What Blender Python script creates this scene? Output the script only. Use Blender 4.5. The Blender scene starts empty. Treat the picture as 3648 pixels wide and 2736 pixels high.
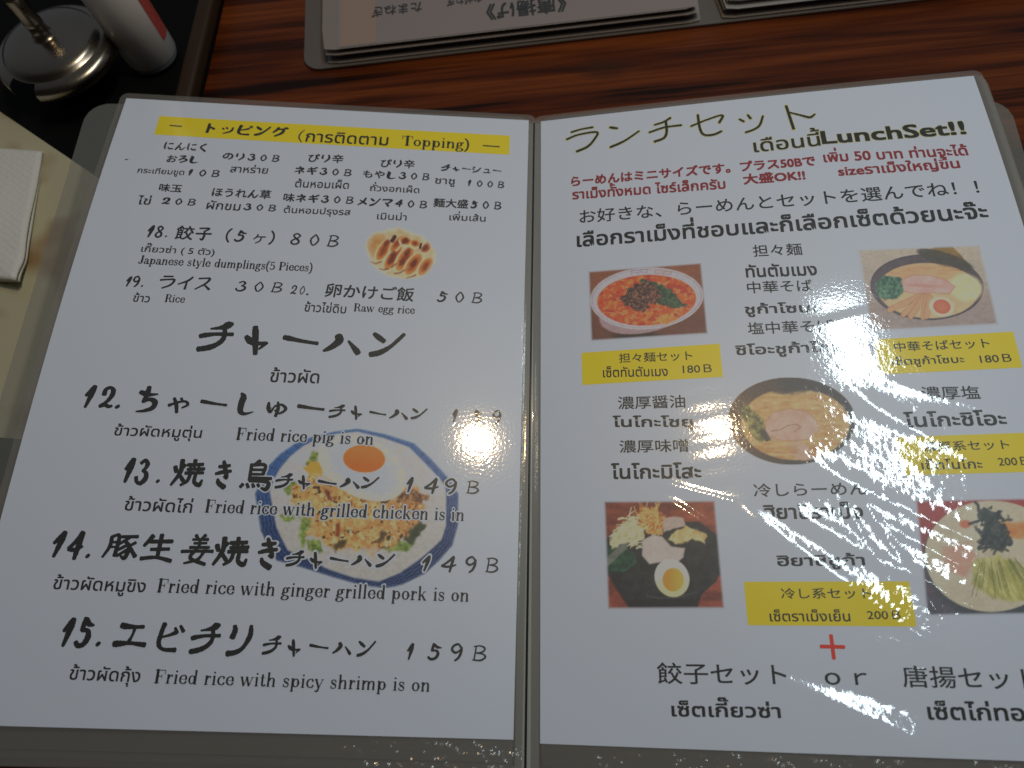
import bpy, math, random
import numpy as np
from mathutils import Matrix, Vector
C = bpy.context.scene.collection
scene = bpy.context.scene

# ------------------------------------------------------------------ camera
CAM_R = [[0.997982, 0.000949, 0.063494], [0.022102, 0.932178, -0.361324], [-0.059531, 0.361998, 0.930276]]
CAM_P = [0.011677, 0.02885, 0.309852]
cd = bpy.data.cameras.new('camera')
cam = bpy.data.objects.new('camera', cd)
C.objects.link(cam)
m4 = Matrix(CAM_R).to_4x4()
m4.translation = Vector(CAM_P)
cam.matrix_world = m4
cd.sensor_width = 36.0
cd.lens = 2540.7 / 3648 * 36
cd.clip_start = 0.01
cd.clip_end = 50
cd.dof.use_dof = True
cd.dof.focus_distance = 0.315
cd.dof.aperture_fstop = 9.0
scene.camera = cam

# ------------------------------------------------------------------ light of the room
w = bpy.data.worlds.new('World')
scene.world = w
w.use_nodes = True
wb = w.node_tree.nodes['Background']
# the dim room: darker behind the viewer, lighter towards the far side
wn, wl = w.node_tree.nodes, w.node_tree.links
wt = wn.new('ShaderNodeTexCoord'); wx = wn.new('ShaderNodeSeparateXYZ'); wr_ = wn.new('ShaderNodeValToRGB')
wm = wn.new('ShaderNodeMapRange'); wm.inputs[1].default_value = -1; wm.inputs[2].default_value = 1
wl.new(wt.outputs['Generated'], wx.inputs[0]); wl.new(wx.outputs['Y'], wm.inputs[0]); wl.new(wm.outputs[0], wr_.inputs['Fac'])
wr_.color_ramp.elements[0].position = 0.28; wr_.color_ramp.elements[0].color = (0.12, 0.11, 0.10, 1)
wr_.color_ramp.elements[1].position = 0.72; wr_.color_ramp.elements[1].color = (0.90, 1.0, 1.15, 1)
wl.new(wr_.outputs['Color'], wb.inputs[0])
wb.inputs[1].default_value = 0.10

def area(name, loc, target, sx, sy, power, col, shape='RECTANGLE'):
    l = bpy.data.lights.new(name, 'AREA')
    l.shape = shape
    l.size = sx
    l.size_y = sy
    l.energy = power
    l.color = col
    o = bpy.data.objects.new(name, l)
    C.objects.link(o)
    o.location = loc
    d = Vector(target) - Vector(loc)
    o.rotation_euler = d.to_track_quat('-Z', 'Y').to_euler()
    return o
strip = area('ceiling_strip_light', (0.316, 0.385, 1.0), (0.316, 0.385, 0), 0.080, 0.59, 3.0, (0.78, 0.94, 1.0))
strip.rotation_euler = (0, 0, math.radians(6.3))
bl = bpy.data.lights.new('pendant_bulb_light', 'POINT')
bl.energy = 2.9
bl.color = (1.0, 0.72, 0.40)
bl.shadow_soft_size = 0.013
bo = bpy.data.objects.new('pendant_bulb_light', bl)
C.objects.link(bo)
bo.location = (0.050, 0.292, 0.597)

vs = scene.view_settings
vs.view_transform = 'Standard'
vs.look = 'None'
vs.exposure = 0
vs.gamma = 1
scene.display_settings.display_device = 'sRGB'
scene.cycles.use_denoising = True
scene.cycles.max_bounces = 8
scene.cycles.transparent_max_bounces = 24
scene.cycles.caustics_reflective = False
scene.cycles.caustics_refractive = False
scene.cycles.sample_clamp_indirect = 4

# ------------------------------------------------------------------ small helpers
def lin(c):
    c = np.asarray(c, float) / 255.0
    return np.where(c <= 0.04045, c / 12.92, ((c + 0.055) / 1.055) ** 2.4)

def hash2(ix, iy, seed):
    v = np.sin(ix * 127.1 + iy * 311.7 + seed * 74.7) * 43758.5453
    return v - np.floor(v)

def vnoise(x, y, seed=0):
    x = np.asarray(x, float); y = np.asarray(y, float)
    ix = np.floor(x); iy = np.floor(y)
    fx = x - ix; fy = y - iy
    fx = fx * fx * (3 - 2 * fx); fy = fy * fy * (3 - 2 * fy)
    a = hash2(ix, iy, seed); b = hash2(ix + 1, iy, seed)
    c = hash2(ix, iy + 1, seed); d = hash2(ix + 1, iy + 1, seed)
    return (a * (1 - fx) + b * fx) * (1 - fy) + (c * (1 - fx) + d * fx) * fy

def fbm(x, y, seed=0, octs=3):
    t = 0; amp = 0.5; n = 0
    for k in range(octs):
        t = t + amp * vnoise(x * 2 ** k, y * 2 ** k, seed + 17 * k); n += amp; amp *= 0.5
    return t / n

def sstep(a, b, x):
    t = np.clip((x - a) / (b - a), 0, 1)
    return t * t * (3 - 2 * t)

def tag(o, label=None, cat=None, group=None, kind=None):
    if label: o['label'] = label
    if cat: o['category'] = cat
    if group: o['group'] = group
    if kind: o['kind'] = kind
    return o

def empty(name, loc=(0, 0, 0), rz=0.0):
    o = bpy.data.objects.new(name, None)
    C.objects.link(o)
    o.location = loc
    o.rotation_euler = (0, 0, rz)
    o.empty_display_size = 0.02
    return o

def mesh_obj(name, verts, faces, mats, parent=None, smooth=False, uv=None, wr=None, col=None, fmat=None):
    me = bpy.data.meshes.new(name)
    verts = np.asarray(verts, float)
    me.from_pydata(verts.tolist(), [], [list(map(int, f)) for f in faces])
    for m in (mats if isinstance(mats, (list, tuple)) else [mats]):
        me.materials.append(m)
    n = len(me.polygons)
    if smooth:
        me.polygons.foreach_set('use_smooth', np.ones(n, bool))
    if fmat is not None:
        me.polygons.foreach_set('material_index', np.asarray(fmat, np.int32))
    if uv is not None:
        ul = me.uv_layers.new(name='page_mm')
        li = np.zeros(len(me.loops), np.int32)
        me.loops.foreach_get('vertex_index', li)
        ul.data.foreach_set('uv', np.asarray(uv, np.float32)[li].ravel())
    if wr is not None:
        a = me.attributes.new('wrinkle', 'FLOAT', 'POINT')
        a.data.foreach_set('value', np.asarray(wr, np.float32))
    if col is not None:
        a = me.color_attributes.new('print', 'FLOAT_COLOR', 'POINT')
        c4 = np.ones((len(verts), 4), np.float32); c4[:, :3] = col
        a.data.foreach_set('color', c4.ravel())
    me.update()
    o = bpy.data.objects.new(name, me)
    C.objects.link(o)
    if parent is not None:
        o.parent = parent
    return o

def grid_faces(nx, ny, keep=None):
    i, j = np.meshgrid(np.arange(nx - 1), np.arange(ny - 1))
    a = (j * nx + i).ravel()
    f = np.stack([a, a + 1, a + nx + 1, a + nx], 1)
    if keep is not None:
        f = f[keep.ravel()]
    return f

# ------------------------------------------------------------------ materials
def new_mat(name):
    m = bpy.data.materials.new(name)
    m.use_nodes = True
    nt = m.node_tree
    return m, nt, nt.nodes['Principled BSDF']

def film_group():
    g = bpy.data.node_groups.new('film_surface', 'ShaderNodeTree')
    g.interface.new_socket('Normal', in_out='OUTPUT', socket_type='NodeSocketVector')
    n = g.nodes; L = g.links
    out = n.new('NodeGroupOutput')
    at = n.new('ShaderNodeAttribute'); at.attribute_name = 'wrinkle'
    uv = n.new('ShaderNodeUVMap'); uv.uv_map = 'page_mm'
    no = n.new('ShaderNodeTexNoise'); no.noise_dimensions = '2D'
    no.inputs['Scale'].default_value = 0.75
    no.inputs['Detail'].default_value = 1.0
    no.inputs['Roughness'].default_value = 0.5
    L.new(uv.outputs['UV'], no.inputs['Vector'])
    mu = n.new('ShaderNodeMath'); mu.operation = 'MULTIPLY'
    mu.inputs[1].default_value = 2.1e-5
    L.new(no.outputs['Fac'], mu.inputs[0])
    ad = n.new('ShaderNodeMath'); ad.operation = 'ADD'
    L.new(mu.outputs[0], ad.inputs[0]); L.new(at.outputs['Fac'], ad.inputs[1])
    bu = n.new('ShaderNodeBump'); bu.inputs['Strength'].default_value = 1.0
    bu.inputs['Distance'].default_value = 1.0
    L.new(ad.outputs[0], bu.inputs['Height'])
    L.new(bu.outputs[0], out.inputs[0])
    return g
FILM = film_group()

def print_mat(name, colour=None, attr=False):
    m, nt, b = new_mat(name)
    g = nt.nodes.new('ShaderNodeGroup'); g.node_tree = FILM
    nt.links.new(g.outputs[0], b.inputs['Coat Normal'])
    b.inputs['Coat Weight'].default_value = 1.0
    b.inputs['Coat Roughness'].default_value = 0.06
    b.inputs['Coat IOR'].default_value = 1.78
    b.inputs['Roughness'].default_value = 0.42
    b.inputs['Specular IOR Level'].default_value = 0.45
    if attr:
        a = nt.nodes.new('ShaderNodeAttribute'); a.attribute_name = 'print'
        nt.links.new(a.outputs['Color'], b.inputs['Base Color'])
    else:
        b.inputs['Base Color'].default_value = (*colour, 1)
    return m
PAPER = (0.70, 0.77, 0.93)
M_PAPER = print_mat('laminated_paper', PAPER)
M_INK = print_mat('black_print', (0.022, 0.023, 0.022))
M_RED = print_mat('red_print', (0.33, 0.03, 0.035))
M_PLUS = print_mat('bright_red_print', (0.85, 0.05, 0.02))
M_YEL = print_mat('yellow_print', (0.93, 0.76, 0.01))
M_HALO = print_mat('pale_yellow_print', (0.74, 0.70, 0.26))
M_PHOTO = print_mat('photo_print', attr=True)

def sleeve_mat(name, colour, clear, rough=0.12):
    m, nt, b = new_mat(name)
    g = nt.nodes.new('ShaderNodeGroup'); g.node_tree = FILM
    nt.links.new(g.outputs[0], b.inputs['Coat Normal'])
    b.inputs['Base Color'].default_value = (*colour, 1)
    b.inputs['Roughness'].default_value = 0.4
    b.inputs['Coat Weight'].default_value = 1.0
    b.inputs['Coat Roughness'].default_value = rough
    b.inputs['Coat IOR'].default_value = 1.55
    t = nt.nodes.new('ShaderNodeBsdfTransparent')
    mx = nt.nodes.new('ShaderNodeMixShader')
    mx.inputs[0].default_value = 1 - clear
    nt.links.new(t.outputs[0], mx.inputs[1]); nt.links.new(b.outputs[0], mx.inputs[2])
    nt.links.new(mx.outputs[0], nt.nodes['Material Output'].inputs['Surface'])
    return m
M_SLEEVE = sleeve_mat('clear_sleeve_film', (0.235, 0.225, 0.21), 0.55)
M_FROST = sleeve_mat('frosted_cover_plastic', (0.22, 0.23, 0.215), 0.48, 0.35)

def plain(name, col, rough=0.5, metal=0.0, spec=0.5, coat=0.0):
    m, nt, b = new_mat(name)
    b.inputs['Base Color'].default_value = (*col, 1)
    b.inputs['Roughness'].default_value = rough
    b.inputs['Metallic'].default_value = metal
    b.inputs['Specular IOR Level'].default_value = spec
    b.inputs['Coat Weight'].default_value = coat
    return m, nt, b

def wood_mat():
    m, nt, b = new_mat('varnished_red_wood')
    N = nt.nodes; L = nt.links
    tc = N.new('ShaderNodeTexCoord')
    mp = N.new('ShaderNodeMapping')
    mp.inputs['Rotation'].default_value = (0, 0, math.radians(-5.5))
    L.new(tc.outputs['Object'], mp.inputs['Vector'])
    # knot: rings bend round one spot
    def noise(scale, sx, sy, det, dist=0.0, rough=0.55):
        q = N.new('ShaderNodeMapping'); q.inputs['Scale'].default_value = (sx, sy, 1)
        L.new(mp.outputs[0], q.inputs['Vector'])
        n = N.new('ShaderNodeTexNoise'); n.inputs['Scale'].default_value = scale
        n.inputs['Detail'].default_value = det; n.inputs['Distortion'].default_value = dist
        n.inputs['Roughness'].default_value = rough
        L.new(q.outputs[0], n.inputs['Vector'])
        return n
    big = noise(1.0, 2.4, 52, 4, 0.9)
    fine = noise(1.0, 9, 420, 4, 0.3, 0.7)
    mid = noise(1.0, 6, 150, 4, 0.7)
    # knot distance field
    sub = N.new('ShaderNodeVectorMath'); sub.operation = 'SUBTRACT'
    sub.inputs[1].default_value = (0.0375, 0.3385, 0)
    L.new(tc.outputs['Object'], sub.inputs[0])
    sc = N.new('ShaderNodeVectorMath'); sc.operation = 'MULTIPLY'; sc.inputs[1].default_value = (0.55, 1.0, 0)
    L.new(sub.outputs[0], sc.inputs[0])
    ln = N.new('ShaderNodeVectorMath'); ln.operation = 'LENGTH'
    L.new(sc.outputs[0], ln.inputs[0])
    kf = N.new('ShaderNodeMapRange'); kf.inputs[1].default_value = 0.0035; kf.inputs[2].default_value = 0.010
    kf.inputs[3].default_value = 1; kf.inputs[4].default_value = 0
    L.new(ln.outputs['Value'], kf.inputs[0])
    r1 = N.new('ShaderNodeValToRGB')
    e = r1.color_ramp.elements
    e[0].position = 0.40; e[0].color = (0.016, 0.0045, 0.0018, 1)
    e[1].position = 0.62; e[1].color = (0.185, 0.044, 0.0085, 1)
    x = r1.color_ramp.elements.new(0.485); x.color = (0.092, 0.019, 0.004, 1)
    ad = N.new('ShaderNodeMath'); ad.operation = 'MULTIPLY_ADD'
    L.new(mid.outputs['Fac'], ad.inputs[0]); ad.inputs[1].default_value = 0.42
    s2 = N.new('ShaderNodeMath'); s2.operation = 'MULTIPLY'; s2.inputs[1].default_value = 0.58
    L.new(big.outputs['Fac'], s2.inputs[0]); L.new(s2.outputs[0], ad.inputs[2])
    L.new(ad.outputs[0], r1.inputs['Fac'])
    mixf = N.new('ShaderNodeMix'); mixf.data_type = 'RGBA'; mixf.blend_type = 'MULTIPLY'
    mixf.inputs['Factor'].default_value = 0.65
    r2 = N.new('ShaderNodeValToRGB')
    r2.color_ramp.elements[0].position = 0.30; r2.color_ramp.elements[0].color = (0.35, 0.30, 0.28, 1)
    r2.color_ramp.elements[1].position = 0.60; r2.color_ramp.elements[1].color = (1, 1, 1, 1)
    L.new(fine.outputs['Fac'], r2.inputs['Fac'])
    L.new(r1.outputs['Color'], mixf.inputs['A']); L.new(r2.outputs['Color'], mixf.inputs['B'])
    kn = N.new('ShaderNodeMix'); kn.data_type = 'RGBA'
    km = N.new('ShaderNodeMath'); km.operation = 'MULTIPLY'; km.inputs[1].default_value = 0.75
    L.new(kf.outputs[0], km.inputs[0])
    L.new(km.outputs[0], kn.inputs['Factor']); L.new(mixf.outputs['Result'], kn.inputs['A'])
    kn.inputs['B'].default_value = (0.045, 0.014, 0.006, 1)
    L.new(kn.outputs['Result'], b.inputs['Base Color'])
    b.inputs['Roughness'].default_value = 0.36
    b.inputs['Specular IOR Level'].default_value = 0.22
    bu = N.new('ShaderNodeBump'); bu.inputs['Strength'].default_value = 0.35; bu.inputs['Distance'].default_value = 0.0008
    L.new(mid.outputs['Fac'], bu.inputs['Height']); L.new(bu.outputs[0], b.inputs['Normal'])
    return m

# ------------------------------------------------------------------ the table
def rounded_box(name, x0, x1, y0, y1, z0, z1, mat, parent=None, bev=0.002, seg=3):
    import bmesh
    bm = bmesh.new()
    bmesh.ops.create_cube(bm, size=1)
    for v in bm.verts:
        v.co = Vector(((x0 + x1) / 2 + v.co.x * (x1 - x0), (y0 + y1) / 2 + v.co.y * (y1 - y0), (z0 + z1) / 2 + v.co.z * (z1 - z0)))
    if bev:
        bmesh.ops.bevel(bm, geom=bm.edges[:], offset=bev, segments=seg, affect='EDGES', profile=0.6)
    me = bpy.data.meshes.new(name); bm.to_mesh(me); bm.free()
    me.materials.append(mat)
    me.polygons.foreach_set('use_smooth', np.ones(len(me.polygons), bool))
    o = bpy.data.objects.new(name, me); C.objects.link(o)
    if parent is not None: o.parent = parent
    return o
tbl = rounded_box('table', -0.62, 0.72, -0.42, 0.75, -0.035, 0.0, wood_mat(), bev=0.003)
tag(tbl, 'varnished red brown wooden table top with dark grain and a knot', 'table', kind='structure')

# ------------------------------------------------------------------ page surface of the open menu
SP = {-1: (4.33982, -0.00634, 0.10004, 0.00528, 0.02088, 0.52904),
       1: (4.03206, 0.00631, 0.1267, -0.01823, 0.0246, -0.51711)}
def S(side, X, Y, h=0.0, f=1.0):
    """page point: X mm from the paper's left edge, Y mm from its top edge, h mm above the sheet"""
    X = np.asarray(X, float); Y = np.asarray(Y, float)
    g, r, a, b, c, y0 = SP[side]
    u = 210 - X if side < 0 else X
    v = 297 - Y
    d = g + u; s = v / 297.0
    z = f * (a * d + b * d * d / 210.0 + c * d * 4 * s * (1 - s))
    x = side * d; y = v + y0
    cr, sr = math.cos(r), math.sin(r)
    return np.stack([(x * cr - (y - 148) * sr) / 1000, (x * sr + (y - 148) * cr + 148) / 1000, (z + h + 6.0) / 1000], -1)

def seg_ridge(X, Y, x0, y0, x1, y1, w0, w1, amp):
    dx, dy = x1 - x0, y1 - y0
    L2 = dx * dx + dy * dy
    t = ((X - x0) * dx + (Y - y0) * dy) / L2
    p = ((X - x0) * dy - (Y - y0) * dx) / math.sqrt(L2)
    tc = np.clip(t, 0, 1)
    wd = w0 + (w1 - w0) * tc
    e = np.maximum(np.abs(t - tc) * math.sqrt(L2) - 0, 0)
    return amp * wd * np.exp(-(p / wd) ** 2) * np.exp(-(e / (2.5 * wd)) ** 2)

def wrinkle(side, X, Y):
    """height of the loose clear film over the paper, in metres"""
    X = np.asarray(X, float); Y = np.asarray(Y, float)
    h = 0.10 * fbm(X / 38, Y / 38, 3 + side, 2)
    if side > 0:
        # small ripples that break the lamp's mirror image into a stack of spots
        h = h + 0.028 * np.exp(-(((X - 66) / 16) ** 2 + ((Y - 178) / 24) ** 2)) * np.sin(Y * 2 * math.pi / 8.5 + X * 0.10)
        # folds that fan out over the right page
        for a in RIDGES:
            h = h + seg_ridge(X, Y, *a)
        m = np.exp(-(((X - 133) / 34) ** 2 + ((Y - 212) / 52) ** 2))
        tt = (X * 0.80 + Y * 0.60); pp = (-X * 0.60 + Y * 0.80)
        h = h + m * 0.45 * (fbm(tt / 44, pp / 9, 21, 2) - 0.5)
        h = h + m * 0.17 * (fbm(X / 2.4, Y / 2.4, 31, 2) - 0.5)
        m2 = np.exp(-(((X - 128) / 26) ** 2 + ((Y - 283) / 12) ** 2)) + np.exp(-(((X - 203) / 10) ** 2 + ((Y - 75) / 30) ** 2))
        h = h + m2 * 0.10 * (fbm(X / 3.0, Y / 3.0, 41, 2) - 0.5)
    else:
        h = h - 0.12 * 0.8 * np.logaddexp(0, (X - 211.0) / 0.8)
        m2 = np.exp(-((X - 212.5) / 1.8) ** 2)
        h = h + m2 * 0.10 * (fbm(X / 3.0, Y / 7.0, 44, 2) - 0.5)
    # welded edges of the sleeve: a raised bead all round
    for q in (X + 2.0, X - 212.3, Y + 2.2, Y - 307.0):
        h = h + 0.16 * np.exp(-(q / 0.7) ** 2)
    e = sstep(296, 300, Y)
    h = h + e * 1.35 * (fbm(X / 3.5, Y / 2.5, 51, 3) - 0.5) * (0.35 + 0.65 * sstep(60, 190, X if side < 0 else X + 120))
    return h / 1000.0
RIDGES = [
    (118.0, 196.0, 163.5, 222.3, 5.0, 2.0, 0.17),
    (106.4, 214.5, 158.8, 246.1, 4.2, 2.0, 0.18),
    (89.5, 215.8, 143.5, 260.1, 5.0, 1.3, 0.20),
    (129.2, 211.2, 148.9, 252.8, 2.0, 1.3, 0.15),
    (123.0, 214.0, 137.0, 250.0, 1.6, 1.2, 0.14),
    (137.5, 218.2, 156.5, 230.9, 2.5, 1.3, 0.16),
    (135.2, 233.1, 158.5, 241.6, 2.2, 1.3, 0.17),
    (138.8, 169.2, 165.3, 188.8, 4.5, 1.4, 0.16),
    (117.2, 131.6, 144.2, 125.6, 4.0, 3.0, 0.06),
    (54.2, 198.7, 76.9, 205.4, 2.2, 1.4, 0.13),
    (56.1, 207.5, 77.8, 222.2, 2.4, 1.2, 0.16),
    (150.0, 242.0, 178.0, 258.0, 2.2, 1.1, 0.15),
    (144.0, 258.0, 170.0, 276.0, 1.6, 0.9, 0.12),
    (150.0, 160.0, 192.0, 176.0, 3.0, 1.2, 0.10),
    (92.9, 274.0, 131.2, 291.4, 2.6, 6.5, 0.20),
]

def page_part(name, side, X, Y, faces, mat, parent, h, smooth=True, col=None, fmat=None, hs=None):
    X = np.asarray(X, float).ravel(); Y = np.asarray(Y, float).ravel()
    P = S(side, X, Y, h if hs is None else hs)
    return mesh_obj(name, P, faces, mat, parent, smooth, np.stack([X, -Y], 1), wrinkle(side, X, Y), col, fmat)

def page_grid(name, side, x0, y0, x1, y1, step, mat, parent, h):
    nx = max(2, int((x1 - x0) / step) + 1); ny = max(2, int((y1 - y0) / step) + 1)
    X, Y = np.meshgrid(np.linspace(x0, x1, nx), np.linspace(y0, y1, ny))
    return page_part(name, side, X, Y, grid_faces(nx, ny)[:, ::-1], mat, parent, h)

# ------------------------------------------------------------------ lettering
_fc = bpy.data.curves.new('lettering', 'FONT')
_fo = bpy.data.objects.new('lettering', _fc)
C.objects.link(_fo)
_fc.resolution_u = 3
_gc = {}
def _text_mesh(s, off):
    _fc.body = s; _fc.offset = off; _fc.size = 1.0
    bpy.context.view_layer.update()
    dg = bpy.context.evaluated_depsgraph_get()
    ev = _fo.evaluated_get(dg)
    me = ev.to_mesh()
    v = np.zeros(len(me.vertices) * 3); me.vertices.foreach_get('co', v)
    f = [tuple(p.vertices) for p in me.polygons]
    ev.to_mesh_clear()
    return v.reshape(-1, 3)[:, :2].copy(), f
_bar = None
def glyph(ch, off):
    global _bar
    k = (ch, off)
    if k not in _gc:
        if _bar is None:
            b2 = _text_mesh('||', 0)[0]; b1 = _text_mesh('|', 0)[0]
            _bar = (b2[:, 0].max(), b1[:, 0].max())
        adv = _text_mesh('|' + ch + '|', 0)[0][:, 0].max() - _bar[0]
        v, f = _text_mesh(ch, off) if ch.strip() else (np.zeros((0, 2)), [])
        _gc[k] = (v, f, adv)
    return _gc[k]
UPPER = '\u0e31\u0e34\u0e35\u0e36\u0e37\u0e47'
TONES = '\u0e48\u0e49\u0e4a\u0e4b\u0e4c'
LOWER = '\u0e38\u0e39'
TALL = '\u0e1b\u0e1d\u0e1f'
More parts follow.
